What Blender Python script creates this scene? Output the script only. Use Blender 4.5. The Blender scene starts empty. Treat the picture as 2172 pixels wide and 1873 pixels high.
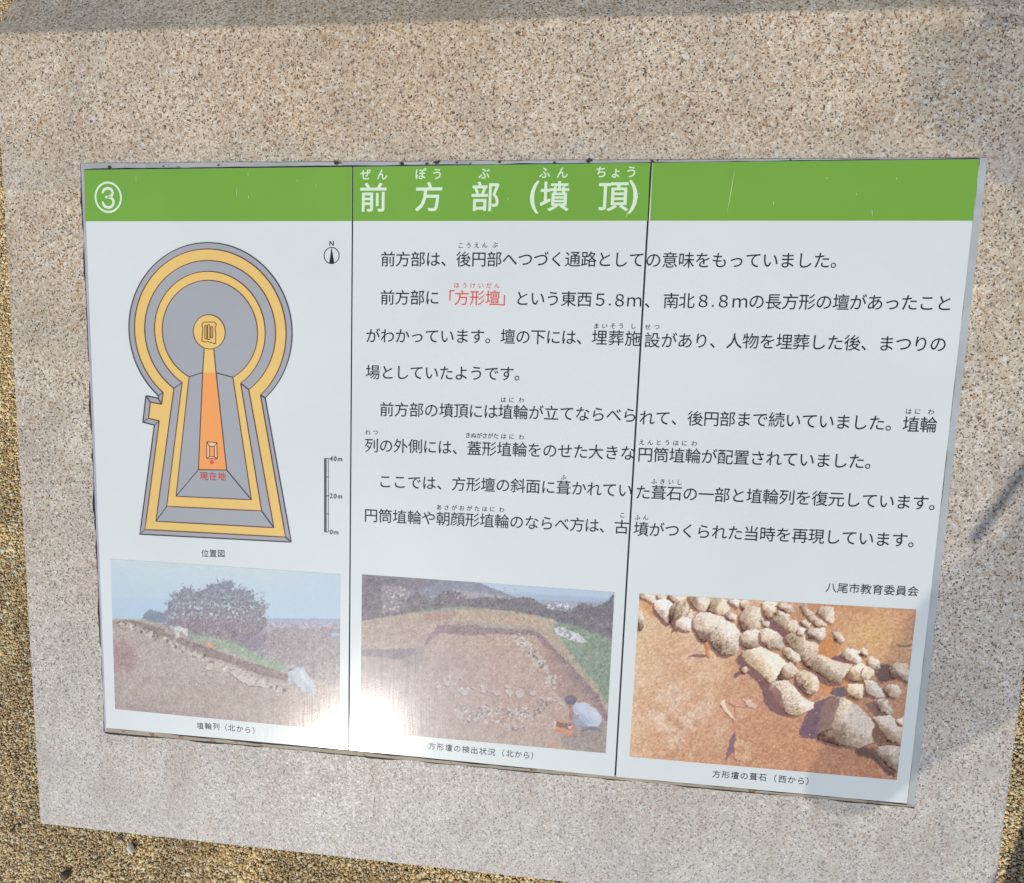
import bpy, math
import numpy as np

SC = bpy.context.scene
COL = SC.collection

# ------------------------------------------------------------------ frames
# Sign frame: x along the board, y up the board, z out of it (metres; lower left panel corner = 0,0).
# The stone leans back, so the sign frame is turned about x by LEAN.
LEAN = math.radians(15.0)
cl, sl = math.cos(LEAN), math.sin(LEAN)
M = np.array([[1, 0, 0], [0, cl, -sl], [0, sl, cl]])      # sign -> world rotation
ORG = np.array([-0.45, 0.0, 0.34])                         # world place of the sign's lower left corner
def W(p):
    p = np.asarray(p, float)
    return p @ M.T + ORG

# ------------------------------------------------------------------ camera (fitted)
RW, RH, FPX = 2172.0, 1873.0, 1450.0
CX, CY = 1003.195, 1013.436
RCAM = np.array([[0.991954, 0.02858, -0.123332], [-0.043208, 0.992119, -0.117613], [0.118998, 0.121996, 0.985371]])   # sign frame -> camera axes
CAMP = np.array([0.52085, 0.41061, 0.71791])
cam_d = bpy.data.cameras.new('camera'); cam = bpy.data.objects.new('camera', cam_d); COL.objects.link(cam)
from mathutils import Matrix, Vector
Rc = M @ RCAM.T                                            # columns: camera axes in world
mw = Matrix([list(Rc[0]) + [0], list(Rc[1]) + [0], list(Rc[2]) + [0], [0, 0, 0, 1]])
mw.translation = Vector(W(CAMP))
cam.matrix_world = mw
cam_d.sensor_fit = 'HORIZONTAL'; cam_d.sensor_width = 36.0
cam_d.lens = FPX / RW * 36.0
cam_d.shift_x = (RW / 2 - CX) / RW
cam_d.shift_y = (CY - RH / 2) / RW
cam_d.clip_start = 0.02; cam_d.clip_end = 500
SC.camera = cam

def ray(px, py):
    px = np.asarray(px, float); py = np.asarray(py, float)
    d = np.stack([(px - CX) / FPX, -(py - CY) / FPX, -np.ones_like(px)], -1)
    return d @ RCAM                                        # in sign frame
def P(px, py, z=0.0):
    """point of the sign plane (height z) for a point measured on the photograph"""
    d = ray(px, py); t = (z - CAMP[2]) / d[..., 2]
    return CAMP + t[..., None] * d
def PX(b):
    """inverse of P for points in the sign frame"""
    c = (np.asarray(b, float) - CAMP) @ RCAM.T
    return CX + FPX * c[..., 0] / -c[..., 2], CY - FPX * c[..., 1] / -c[..., 2]

# ------------------------------------------------------------------ light
_h = P(742, 1612); _v = CAMP - _h; _v /= np.linalg.norm(_v)
SUN_B = np.array([-_v[0], -_v[1], _v[2]])                     # mirrors the sun glint seen low on the board
SUN = M @ SUN_B
world = bpy.data.worlds.new('World'); SC.world = world; world.use_nodes = True
wn = world.node_tree.nodes; wl = world.node_tree.links
bg = wn['Background']
sky = wn.new('ShaderNodeTexSky'); sky.sky_type = 'NISHITA'; sky.sun_disc = False
sky.sun_elevation = math.asin(SUN[2]); sky.sun_rotation = math.atan2(SUN[0], SUN[1])
wl.new(sky.outputs[0], bg.inputs[0]); bg.inputs[1].default_value = 0.11
sd = bpy.data.lights.new('sun', 'SUN'); so = bpy.data.objects.new('sun', sd); COL.objects.link(so)
sd.energy = 2.8; sd.angle = math.radians(0.55); sd.color = (1.0, 0.95, 0.87)
so.rotation_euler = Vector(SUN).to_track_quat('Z', 'Y').to_euler()
so.location = (-1, -3, 4)
SC.view_settings.view_transform = 'Standard'; SC.view_settings.look = 'None'
SC.view_settings.gamma = 1.0; SC.view_settings.exposure = EXPOSURE = 0.0
try: SC.view_settings.use_curve_mapping = False
except Exception: pass
SC.cycles.max_bounces = 6; SC.cycles.transparent_max_bounces = 12

# ------------------------------------------------------------------ small helpers
def s2l(c):
    c = np.asarray(c, float) / 255.0
    return np.where(c <= 0.04045, c / 12.92, ((c + 0.055) / 1.055) ** 2.4)

def mat(name, color=(.5, .5, .5), rough=.5, spec=.5, metal=0.0):
    m = bpy.data.materials.new(name); m.use_nodes = True
    b = m.node_tree.nodes['Principled BSDF']
    b.inputs['Base Color'].default_value = (*color, 1)
    b.inputs['Roughness'].default_value = rough
    b.inputs['Specular IOR Level'].default_value = spec
    b.inputs['Metallic'].default_value = metal
    return m
class N:
    """tiny node builder"""
    def __init__(s, m): s.t = m.node_tree; s.b = s.t.nodes['Principled BSDF']
    def new(s, typ, **kw):
        n = s.t.nodes.new(typ)
        for k, v in kw.items():
            if hasattr(n, k): setattr(n, k, v)
            else: n.inputs[k.replace('_', ' ')].default_value = v
        return n
    def link(s, a, b): s.t.links.new(a, b)
    def ramp(s, src, stops, interp='LINEAR'):
        r = s.t.nodes.new('ShaderNodeValToRGB'); cr = r.color_ramp; cr.interpolation = interp
        while len(cr.elements) < len(stops): cr.elements.new(0.5)
        for e, (p, c) in zip(cr.elements, stops):
            e.position = p; e.color = (*c, 1) if len(c) == 3 else c
        s.link(src, r.inputs[0]); return r.outputs[0]
    def mix(s, f, a, b, mode='MIX'):
        n = s.t.nodes.new('ShaderNodeMix'); n.data_type = 'RGBA'; n.blend_type = mode
        for sock, v in ((n.inputs[0], f), (n.inputs[6], a), (n.inputs[7], b)):
            if hasattr(v, 'is_linked') or hasattr(v, 'links'): s.link(v, sock)
            elif isinstance(v, (int, float)): sock.default_value = v
            else: sock.default_value = (*v, 1)
        return n.outputs[2]
    def math(s, op, a, b=None, c=None, clamp=False):
        n = s.t.nodes.new('ShaderNodeMath'); n.operation = op; n.use_clamp = clamp
        for sock, v in zip(n.inputs, (a, b, c)):
            if v is None: continue
            if isinstance(v, (int, float)): sock.default_value = v
            else: s.link(v, sock)
        return n.outputs[0]

def link(o, parent=None):
    COL.objects.link(o)
    if parent is not None: o.parent = parent
    return o
def mesh_obj(name, V, F, m, parent=None, smooth=False, world_pts=False):
    """V in the sign frame (or world), one mesh object"""
    me = bpy.data.meshes.new(name)
    Vw = np.asarray(V, float) if world_pts else W(V)
    me.from_pydata([tuple(v) for v in Vw], [], [tuple(f) for f in F])
    me.materials.append(m); me.update()
    if smooth: me.polygons.foreach_set('use_smooth', [True] * len(me.polygons))
    return link(bpy.data.objects.new(name, me), parent)
def bulk(name, V, T, m, parent=None, col=None, smooth=True):
    """large triangle or quad mesh from arrays (world coordinates)"""
    V = np.asarray(V, np.float32); T = np.asarray(T, np.int32); k = T.shape[1]
    me = bpy.data.meshes.new(name)
    me.vertices.add(len(V)); me.vertices.foreach_set('co', V.ravel())
    me.loops.add(T.size); me.loops.foreach_set('vertex_index', T.ravel())
    me.polygons.add(len(T)); me.polygons.foreach_set('loop_start', np.arange(len(T), dtype=np.int32) * k)
    try: me.polygons.foreach_set('loop_total', np.full(len(T), k, np.int32))
    except Exception: pass
    me.polygons.foreach_set('use_smooth', np.full(len(T), smooth))
    if col is not None:
        a = me.color_attributes.new('tint', 'FLOAT_COLOR', 'POINT')
        c4 = np.ones((len(V), 4), np.float32); c4[:, :3] = col; a.data.foreach_set('color', c4.ravel())
    me.materials.append(m); me.update(calc_edges=True); me.validate()
    return link(bpy.data.objects.new(name, me), parent)
def tag(o, label=None, cat=None, group=None, kind=None):
    for k, v in (('label', label), ('category', cat), ('group', group), ('kind', kind)):
        if v: o[k] = v
    return o
def empty(name, wloc):
    o = bpy.data.objects.new(name, None); o.location = wloc; o.empty_display_size = .05
    return link(o)
def slab(poly, z0, z1):
    """prism over a sign-plane polygon (list of xy), z0 < z1"""
    n = len(poly); V = [(x, y, z0) for x, y in poly] + [(x, y, z1) for x, y in poly]
    ar = sum(poly[i][0] * poly[(i + 1) % n][1] - poly[(i + 1) % n][0] * poly[i][1] for i in range(n))
    if ar < 0: V = [(x, y, z0) for x, y in poly[::-1]] + [(x, y, z1) for x, y in poly[::-1]]
    F = [tuple(range(n))[::-1], tuple(range(n, 2 * n))] + [(i, (i + 1) % n, n + (i + 1) % n, n + i) for i in range(n)]
    return V, F
def xy(pts):
    return [tuple(P(a, b)[:2]) for a, b in pts]
RNG = np.random.default_rng(7)

# value noise, for painting the printed photographs and for uneven edges
_T = RNG.random((256, 256))
def vnoise(x, y, seed=0):
    x = np.asarray(x, float) + seed * 17.3; y = np.asarray(y, float) + seed * 5.7
    xi = np.floor(x).astype(int); yi = np.floor(y).astype(int); fx = x - xi; fy = y - yi
    fx = fx * fx * (3 - 2 * fx); fy = fy * fy * (3 - 2 * fy)
    g = lambda a, b: _T[a % 256, b % 256]
    return (g(xi, yi) * (1 - fx) + g(xi + 1, yi) * fx) * (1 - fy) + (g(xi, yi + 1) * (1 - fx) + g(xi + 1, yi + 1) * fx) * fy
def fbm(x, y, seed=0, o=4):
    v = 0; a = 1; t = 0
    for i in range(o):
        v = v + a * vnoise(x * 2 ** i, y * 2 ** i, seed + i * 3); t += a; a *= .55
    return v / t


# ------------------------------------------------------------------ materials
def granite_material():
    m = mat('granite', rough=.5, spec=.35); n = N(m)
    tc = n.new('ShaderNodeTexCoord'); obj = tc.outputs['Object']
    warp = n.new('ShaderNodeTexNoise', Scale=380.0, Detail=2.0); n.link(obj, warp.inputs['Vector'])
    wv = n.new('ShaderNodeVectorMath', operation='SCALE'); wv.inputs['Scale'].default_value = .0032; n.link(warp.outputs['Color'], wv.inputs[0])
    av = n.new('ShaderNodeVectorMath', operation='ADD'); n.link(obj, av.inputs[0]); n.link(wv.outputs[0], av.inputs[1])
    V = av.outputs[0]
    def vor(scale):
        v = n.new('ShaderNodeTexVoronoi', Scale=scale); n.link(V, v.inputs['Vector'])
        s = n.new('ShaderNodeSeparateColor'); n.link(v.outputs['Color'], s.inputs[0])
        return v.outputs['Distance'], s.outputs
    d1, c1 = vor(520.0); d2, c2 = vor(640.0); d3, c3 = vor(430.0); d4, c4 = vor(900.0)
    big = n.new('ShaderNodeTexNoise', Scale=2.3, Detail=4.0, Roughness=.6); n.link(obj, big.inputs['Vector'])
    mid = n.new('ShaderNodeTexNoise', Scale=16.0, Detail=4.0, Roughness=.65); n.link(obj, mid.inputs['Vector'])
    sep = n.new('ShaderNodeSeparateXYZ'); n.link(obj, sep.inputs[0])
    # feldspar and quartz
    base = n.ramp(c1[0], [(0, (.36, .31, .25)), (.22, (.57, .50, .415)), (.65, (.60, .54, .46)), (.86, (.68, .64, .58)), (1, (.80, .78, .74))])
    base = n.mix(n.math('MULTIPLY', c4[1], .45), base, (.50, .42, .34))
    # broad weathering warms the upper part of the stone; tone greyer towards the foot
    up = n.new('ShaderNodeMapRange'); n.link(sep.outputs[2], up.inputs[0])
    up.inputs[1].default_value = .30; up.inputs[2].default_value = .66
    warm = n.math('ADD', up.outputs[0], n.math('MULTIPLY', n.math('SUBTRACT', big.outputs[0], .5), 1.6), clamp=True)
    base = n.mix(warm, n.mix(1.0, base, (.94, .965, .97), 'MULTIPLY'), n.mix(1.0, base, (1.07, 1.0, .84), 'MULTIPLY'))
    mott = n.ramp(mid.outputs[0], [(.3, (.82, .80, .79)), (.7, (1.14, 1.13, 1.10))])
    base = n.mix(1.0, base, mott, 'MULTIPLY')
    # rust-stained grains
    rth = n.math('SUBTRACT', .955, n.math('MULTIPLY', n.math('MULTIPLY', warm, mid.outputs[0]), .28))
    rust = n.math('GREATER_THAN', c3[2], rth)
    base = n.mix(n.math('MULTIPLY', rust, n.math('MULTIPLY', d3, 1.15, clamp=True)), base, (.36, .175, .05))
    # black mica
    dth = n.math('SUBTRACT', .925, n.math('MULTIPLY', mid.outputs[0], .09))
    dark = n.math('MULTIPLY', n.math('GREATER_THAN', c2[1], dth), n.math('LESS_THAN', d2, .62))
    base = n.mix(n.math('MULTIPLY', dark, .86), base, (.04, .032, .03))
    dd = n.math('GREATER_THAN', c4[0], .90)
    base = n.mix(n.math('MULTIPLY', dd, .6), base, (.15, .125, .105))
    # larger crystals
    dC, cC = vor(210.0)
    big1 = n.math('MULTIPLY', n.math('GREATER_THAN', cC[0], .93), n.math('LESS_THAN', dC, .42))
    base = n.mix(n.math('MULTIPLY', big1, .55), base, (.74, .71, .66))
    big2 = n.math('MULTIPLY', n.math('LESS_THAN', cC[0], .045), n.math('LESS_THAN', dC, .34))
    base = n.mix(n.math('MULTIPLY', big2, .7), base, (.10, .08, .07))
    # run-off grime beside and below the board, in the coordinates of the sloping face
    mp = n.new('ShaderNodeMapping', vector_type='TEXTURE'); n.link(obj, mp.inputs[0]); mp.inputs['Location'].default_value = tuple(ORG); mp.inputs['Rotation'].default_value = (LEAN, 0, 0)
    sp = n.new('ShaderNodeSeparateXYZ'); n.link(mp.outputs[0], sp.inputs[0])
    ms = n.new('ShaderNodeMapping'); n.link(mp.outputs[0], ms.inputs[0]); ms.inputs['Scale'].default_value = (17, 3.2, 3)
    st = n.new('ShaderNodeTexNoise', Scale=1.0, Detail=5.0, Roughness=.6); n.link(ms.outputs[0], st.inputs['Vector'])
    def rng(v, a, b, c, d):
        r = n.new('ShaderNodeMapRange'); n.link(v, r.inputs[0]); r.inputs[1].default_value = a; r.inputs[2].default_value = b; r.inputs[3].default_value = c; r.inputs[4].default_value = d; return r.outputs[0]
    below = n.math('MULTIPLY', rng(sp.outputs[1], -.13, -.008, .15, 1.0), n.math('LESS_THAN', sp.outputs[1], .02))
    edge = n.math('MULTIPLY', rng(sp.outputs[1], .642, .675, 1.0, 0.0), n.math('GREATER_THAN', sp.outputs[1], .62))
    topm = rng(sp.outputs[1], .70, .78, 0.0, .9)
    runs = n.ramp(st.outputs[0], [(.50, (0, 0, 0)), (.68, (1, 1, 1))])
    sheen_tint = n.math('MULTIPLY', rng(sp.outputs[1], -.10, .25, 1.0, 0.0), n.math('ADD', .35, n.math('MULTIPLY', big.outputs[0], .5)))  # sun sheen on the lower face, painted in as a pale grey tint
    base = n.mix(n.math('MULTIPLY', sheen_tint, .48), base, (.60, .61, .61))
    base = n.mix(n.math('MULTIPLY', n.math('MULTIPLY', below, runs), .42), base, (.30, .215, .16))
    base = n.mix(n.math('MULTIPLY', n.math('MULTIPLY', topm, runs), .38), base, (.36, .25, .12))
    base = n.mix(n.math('MULTIPLY', edge, n.math('MULTIPLY', mid.outputs[0], .5)), base, (.42, .40, .38))
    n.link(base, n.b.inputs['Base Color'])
    rr = n.new('ShaderNodeMapRange'); n.link(c1[1], rr.inputs[0]); rr.inputs[3].default_value = .36; rr.inputs[4].default_value = .6
    n.link(rr.outputs[0], n.b.inputs['Roughness'])
    bp = n.new('ShaderNodeBump', Strength=.55, Distance=.0010)
    h = n.math('ADD', n.math('MULTIPLY', c1[0], .6), n.math('MULTIPLY', c4[2], .4)); n.link(h, bp.inputs['Height'])
    n.link(bp.outputs[0], n.b.inputs['Normal'])
    return m

def panel_finish(n, strength=1.0):
    """the printed plates share one satin finish with fine upright wipe scratches"""
    tc = n.new('ShaderNodeTexCoord')
    wob = n.new('ShaderNodeTexNoise', Scale=9.0, Detail=3.0); n.link(tc.outputs['Object'], wob.inputs['Vector'])
    wsc = n.new('ShaderNodeVectorMath', operation='SCALE'); wsc.inputs['Scale'].default_value = .012; n.link(wob.outputs['Color'], wsc.inputs[0])
    wad = n.new('ShaderNodeVectorMath', operation='ADD'); n.link(tc.outputs['Object'], wad.inputs[0]); n.link(wsc.outputs[0], wad.inputs[1])
    mp = n.new('ShaderNodeMapping'); n.link(wad.outputs[0], mp.inputs[0]); mp.inputs['Scale'].default_value = (620, 14, 14)
    sc = n.new('ShaderNodeTexNoise', Scale=1.0, Detail=3.0, Roughness=.6); n.link(mp.outputs[0], sc.inputs['Vector'])
    gr = n.new('ShaderNodeTexNoise', Scale=700.0, Detail=2.0); n.link(tc.outputs['Object'], gr.inputs['Vector'])
    r = n.new('ShaderNodeMapRange'); n.link(sc.outputs[0], r.inputs[0])
    r.inputs[1].default_value = .3; r.inputs[2].default_value = .7; r.inputs[3].default_value = .12; r.inputs[4].default_value = .165
    rr = n.math('ADD', r.outputs[0], n.math('MULTIPLY', n.math('SUBTRACT', gr.outputs[0], .5), .05))
    rr = n.math('ADD', rr, n.math('MULTIPLY', n.math('SUBTRACT', wob.outputs[0], .5), .09))
    n.link(rr, n.b.inputs['Roughness'])
    n.b.inputs['Coat Weight'].default_value = .34; n.b.inputs['Coat Roughness'].default_value = .43
    bp = n.new('ShaderNodeBump', Strength=.045 * strength, Distance=.0003)
    n.link(n.math('ADD', sc.outputs[0], n.math('MULTIPLY', gr.outputs[0], .8)), bp.inputs['Height'])
    n.link(bp.outputs[0], n.b.inputs['Normal'])

def ink(name, rgb, var=.04, speck=None):
    m = mat(name, rgb, .28, .30); n = N(m); panel_finish(n)
    tc = n.new('ShaderNodeTexCoord')
    a = n.new('ShaderNodeTexNoise', Scale=5.0, Detail=5.0, Roughness=.6); n.link(tc.outputs['Object'], a.inputs['Vector'])
    # dust film: faint vertical smears, slightly uneven gloss
    lo = tuple(c * (1 - var) for c in rgb); hi = tuple(min(1, c * (1 + var)) for c in rgb)
    base = n.ramp(a.outputs[0], [(.3, lo), (.7, hi)])
    if speck:
        mp = n.new('ShaderNodeMapping'); n.link(tc.outputs['Object'], mp.inputs[0]); mp.inputs['Scale'].default_value = (1, .25, .25)
        v = n.new('ShaderNodeTexVoronoi', Scale=90.0); n.link(mp.outputs[0], v.inputs['Vector'])
        base = n.mix(n.math('MULTIPLY', n.math('LESS_THAN', v.outputs['Distance'], .035), .6), base, speck)
    n.link(base, n.b.inputs['Base Color'])
    return m

GRAN = granite_material()
WHITE = ink('panel_white', (.655, .695, .675), .035)
GREEN = ink('header_green', (.175, .375, .050), .05, speck=(.42, .62, .18))
BLACK = ink('text_black', (.018, .020, .035), .1)
RED = ink('text_red', (.70, .105, .07), .05)
PALE = ink('header_lettering', (.66, .79, .60), .03)
YEL = ink('diagram_yellow', (.77, .52, .16), .04)
GREY = ink('diagram_grey', (.36, .37, .385), .04)
ORG_ = ink('diagram_orange', (.83, .34, .10), .06)
PEACH = ink('diagram_peach', (.83, .56, .35), .04)
LINE = ink('diagram_line', (.060, .040, .055), .1)
MAROON = ink('diagram_maroon', (.17, .05, .05), .1)
EDGE = mat('panel_edge', (.22, .23, .25), .5, .4)
PRINT = mat('photo_print', rough=.28, spec=.30); _n = N(PRINT); panel_finish(_n, 1.6)
_a = _n.new('ShaderNodeVertexColor'); _a.layer_name = 'tint'; _n.link(_a.outputs[0], _n.b.inputs['Base Color'])
SEAL = mat('black_sealant', (.018, .016, .016), .7, .3)
def strip_mat(name, c1, c2, spot, th):
    m = mat(name, c1, .6, .4); n = N(m); tc = n.new('ShaderNodeTexCoord')
    a = n.new('ShaderNodeTexNoise', Scale=22.0, Detail=5.0, Roughness=.7); n.link(tc.outputs['Object'], a.inputs['Vector'])
    b = n.new('ShaderNodeTexNoise', Scale=75.0, Detail=4.0, Roughness=.6); n.link(tc.outputs['Object'], b.inputs['Vector'])
    base = n.ramp(a.outputs[0], [(.35, c1), (.65, c2)])
    base = n.mix(n.ramp(b.outputs[0], [(th, (0, 0, 0)), (th + .05, (1, 1, 1))]), base, spot)
    n.link(base, n.b.inputs['Base Color'])
    bp = n.new('ShaderNodeBump', Strength=.4, Distance=.001); n.link(b.outputs[0], bp.inputs['Height']); n.link(bp.outputs[0], n.b.inputs['Normal'])
    return m
STRIP_T = strip_mat('grey_grout', (.33, .345, .34), (.43, .44, .43), (.05, .055, .045), .66)
STRIP_R = strip_mat('grey_grout_clean', (.36, .39, .39), (.44, .475, .475), (.16, .16, .17), .74)
STRIP_L = strip_mat('lilac_grout', (.34, .33, .40), (.42, .42, .47), (.10, .08, .11), .70)
STRIP_B = strip_mat('dirty_grout', (.30, .25, .18), (.38, .33, .25), (.20, .095, .04), .60)

# ------------------------------------------------------------------ granite stone
GZ = -0.0035                                                # granite face just below the plates
xL, xR, yB, yT = -0.0975, 0.9965, -0.1345, 0.7800
def build_stone():
    A = W((-.0967, -.1362, GZ)); B = W((.9972, -.1345, GZ)); C = W((.9960, .7727, GZ)); D = W((-.1026, .7822, GZ))
    back = TOPLEN
    tdir = M @ np.array([0, math.cos(TOPANG), -math.sin(TOPANG)])
    E_ = C + tdir * back; F_ = D + tdir * back
    def dn(p): q = p.copy(); q[2] = -.05; return q
    V = [A, B, C, D, E_, F_, dn(A), dn(B), dn(E_), dn(F_)]
    Fc = [(0, 1, 2, 3), (3, 2, 4, 5), (6, 7, 1, 0), (5, 4, 8, 9), (7, 8, 4, 2, 1), (6, 0, 3, 5, 9)]
    Fc = [f for f in Fc]
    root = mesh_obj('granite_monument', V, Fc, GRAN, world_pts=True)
    bv = root.modifiers.new('bevel', 'BEVEL'); bv.width = .0022; bv.segments = 2; bv.limit_method = 'ANGLE'; bv.angle_limit = math.radians(15)
    tag(root, 'large speckled beige granite block with a sloping face that carries the printed board', 'monument')
    return root
TOPANG = math.radians(30.77); TOPLEN = 0.42
stone = build_stone()

# ------------------------------------------------------------------ the board: grout strips, sealant and three plates
board = empty('information_board', tuple(W((.45, 0, GZ))))
tag(board, 'white printed information board of three plates with a green header, set into the granite face', 'sign')
def child(name, V, F, m, parent=None):
    o = mesh_obj(name, V, F, m)
    p = parent or board
    o.parent = p; o.matrix_parent_inverse = p.matrix_world.inverted() if p.matrix_world != Matrix() else Matrix.Translation(-p.location)
    return o
bpy.context.view_layer.update()

oTL, oTR, oBR, oBL = [tuple(P(*q)[:2]) for q in ((168.6, 345.3), (2097.7, 333.0), (1941.3, 1714.5), (219.7, 1554.0))]
iTL, iTR, iBR, iBL = [tuple(P(*q)[:2]) for q in ((177.6, 359.9), (2078.7, 336.9), (1924.5, 1704.8), (224.9, 1544.4))]
def lerp(a, b, t): return (a[0] + (b[0] - a[0]) * t, a[1] + (b[1] - a[1]) * t)
ZS = -0.0018
def wobble_strip(a0, a1, b0, b1, amp, seed, n=90):
    """quad band between edge a (outer) and edge b (inner), outer edge uneven"""
    V = []
    for i in range(n + 1):
        t = i / n; A = lerp(a0, a1, t); B = lerp(b0, b1, t)
        L = math.hypot(A[0] - B[0], A[1] - B[1]) + 1e-9
        k = (float(fbm(t * 40, seed, seed)) - .5) * 2 * amp
        V += [(A[0] + (A[0] - B[0]) / L * k, A[1] + (A[1] - B[1]) / L * k), B]
    return V
def band(name, V, z0, z1, m, parent=None):
    n = len(V) // 2; W_ = [(x, y, z1) for x, y in V] + [(x, y, z0) for x, y in V]; k = len(V); F = []
    for i in range(n - 1):
        a, b, c, d = 2 * i, 2 * i + 1, 2 * i + 3, 2 * i + 2
        F += [(a, b, c, d), (a, d, d + k, a + k), (c, b, b + k, c + k)]
    F += [(1, 0, k, k + 1), (2 * n - 2, 2 * n - 1, k + 2 * n - 1, k + 2 * n - 2)]
    o = child(name, W_, F, m, parent)
    import bmesh
    bm = bmesh.new(); bm.from_mesh(o.data); bmesh.ops.recalc_face_normals(bm, faces=bm.faces)
    ups = sum(f.calc_area() * (1 if f.normal.dot(Vector(M[:, 2])) > 0 else -1) for f in bm.faces if abs(f.normal.dot(Vector(M[:, 2]))) > .5)
    if ups < 0: bmesh.ops.reverse_faces(bm, faces=bm.faces)
    bm.to_mesh(o.data); bm.free()
    return o
def grow(q, c, k):
    d = (q[0] - c[0], q[1] - c[1]); L = math.hypot(*d); return (q[0] + d[0] / L * k, q[1] + d[1] / L * k)
g = band('grout_strip', wobble_strip(oTL, oTR, iTL, iTR, .0006, 1), GZ - .002, ZS, STRIP_T); g['label'] = 'grey grout strip along the top edge'
g = band('grout_strip', wobble_strip(oBL, oBR, iBL, iBR, .0004, 2), GZ - .002, ZS - .0001, STRIP_B); g['label'] = 'brown stained grout strip along the bottom edge'
g = band('grout_strip', wobble_strip(oTL, oBL, iTL, iBL, .0003, 3), GZ - .002, ZS - .0002, STRIP_L); g['label'] = 'lilac grey grout strip along the left edge'
g = band('grout_strip', wobble_strip(oTR, oBR, iTR, iBR, .0004, 4), GZ - .002, ZS - .0003, STRIP_R); g['label'] = 'wide pale grey grout strip along the right edge'

def crack_line(pts, w0, seed, gaps=.0, z=ZS + .0003, parent=None, name='sealant_line', n=160, m=None):
    """thin dark line of uneven width along a path, with breaks"""
    pts = [np.array(p) for p in pts]; V = []
    seg = len(pts) - 1
    for i in range(n + 1):
        t = i / n * seg; k = min(int(t), seg - 1); f = t - k
        p = pts[k] * (1 - f) + pts[k + 1] * f; d = pts[k + 1] - pts[k]; d = d / np.linalg.norm(d); nn = np.array([-d[1], d[0]])
        q = float(fbm(i * .23, seed, seed)); w = w0 * max(.08, (q - gaps) / (1 - gaps)) * 1.15
        off = (float(fbm(i * .11, seed + 9, seed)) - .5) * w0 * .8
        V += [tuple(p + nn * (w / 2 + off)), tuple(p - nn * (w / 2 - off))]
    return band(name, V, z - .0012, z, m or SEAL, parent)
crack_line([oTL, oTR], .0018, 11, .32, GZ + .0006)
crack_line([grow(oBL, (.45, .3), .0006), grow(oBR, (.45, .3), .0006)], .0058, 12, .18, GZ + .0008)
crack_line([grow(oTL, (.45, .3), .0004), grow(oBL, (.45, .3), .0004)], .0058, 13, .15, GZ + .0006)
crack_line([oTR, oBR], .0012, 14, .4, GZ + .0005)
crack_line([grow(iTL, (.45, .3), .0006), grow(iTR, (.45, .3), .0006)],   .0026, 15, .0, ZS + .0004)
crack_line([grow(iBL, (.45, .3), .0006), grow(iBR, (.45, .3), .0006)], .0040, 16, .12, ZS + .0004)
crack_line([grow(iTR, (.45, .3), .0004), grow(iBR, (.45, .3), .0004)], .0016, 17, .25, ZS + .0004)

# moss and dirt blots on the top strip
V = []; F = []
for (bx, by, r) in ((712, 346, 6.5), (852, 346, 4.8), (905, 347, 3.5), (925, 344, 6), (968, 344, 3), (1248, 341, 6), (462, 350, 2.5), (345, 352, 2.2), (231, 354, 4), (307, 357, 2.6),
                    (562, 357, 4), (672, 352, 2.4), (1384, 341, 3.5), (1395, 339, 2.4), (632, 358, 4), (1060, 343, 3.5), (1175, 344, 3)):
    c = P(bx, by); s = len(V); k = 11
    for i in range(k):
        a = i / k * 2 * math.pi; rr = r * .00040 * (.5 + 1.0 * RNG.random())
        V.append((c[0] + math.cos(a) * rr * 1.25, c[1] + math.sin(a) * rr * .75, ZS + .0009))
    F.append(tuple(range(s, s + k)))
o = child('moss_spots', V, F, mat('dark_moss', (.045, .050, .035), .9, .2)); o['kind'] = 'stuff'

# plates
GAP = .0011
seam1t, seam1b = P(748.4, 353.4)[:2], P(739.7, 1591.2)[:2]
seam2t, seam2b = P(1381.6, 344.7)[:2], P(1305.1, 1647.6)[:2]
X3 = np.array([1, 0])
quads = [
    [iBL, tuple(seam1b - X3 * GAP / 2), tuple(seam1t - X3 * GAP / 2), iTL],
    [tuple(seam1b + X3 * GAP / 2), tuple(seam2b - X3 * GAP * .7), tuple(seam2t - X3 * GAP * .7), tuple(seam1t + X3 * GAP / 2)],
    [tuple(seam2b + X3 * GAP * .7), iBR, iTR, tuple(seam2t + X3 * GAP * .7)]]
PL = []
_lab = ['left plate with the site plan and a photo of a slope', 'middle plate with the header title and an excavation photo', 'right plate with a photo of large stones']
for q, lb in zip(quads, _lab):
    V, F = slab(q, GZ - .001, 0.0)
    o = child('sign_plate', V, F, WHITE); o.data.materials.append(EDGE)
    for p_ in o.data.polygons[2:]: p_.material_index = 1
    o['label'] = lb; PL.append(o)
    bv = o.modifiers.new('bevel', 'BEVEL'); bv.width = .0005; bv.segments = 2
V, F = slab([lerp(iTL, iTR, .28), lerp(iTL, iTR, .72), lerp(iBL, iBR, .72), lerp(iBL, iBR, .28)], GZ - .002, GZ + .0010)
child('sealant_bed', V, F, SEAL)

bpy.context.view_layer.update()
def sub(name, V, F, m, k):
    o = mesh_obj(name, V, F, m); o.parent = PL[k]; o.matrix_parent_inverse = (board.matrix_world @ Matrix()).inverted() if False else PL[k].matrix_world.inverted()
    return o

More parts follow.
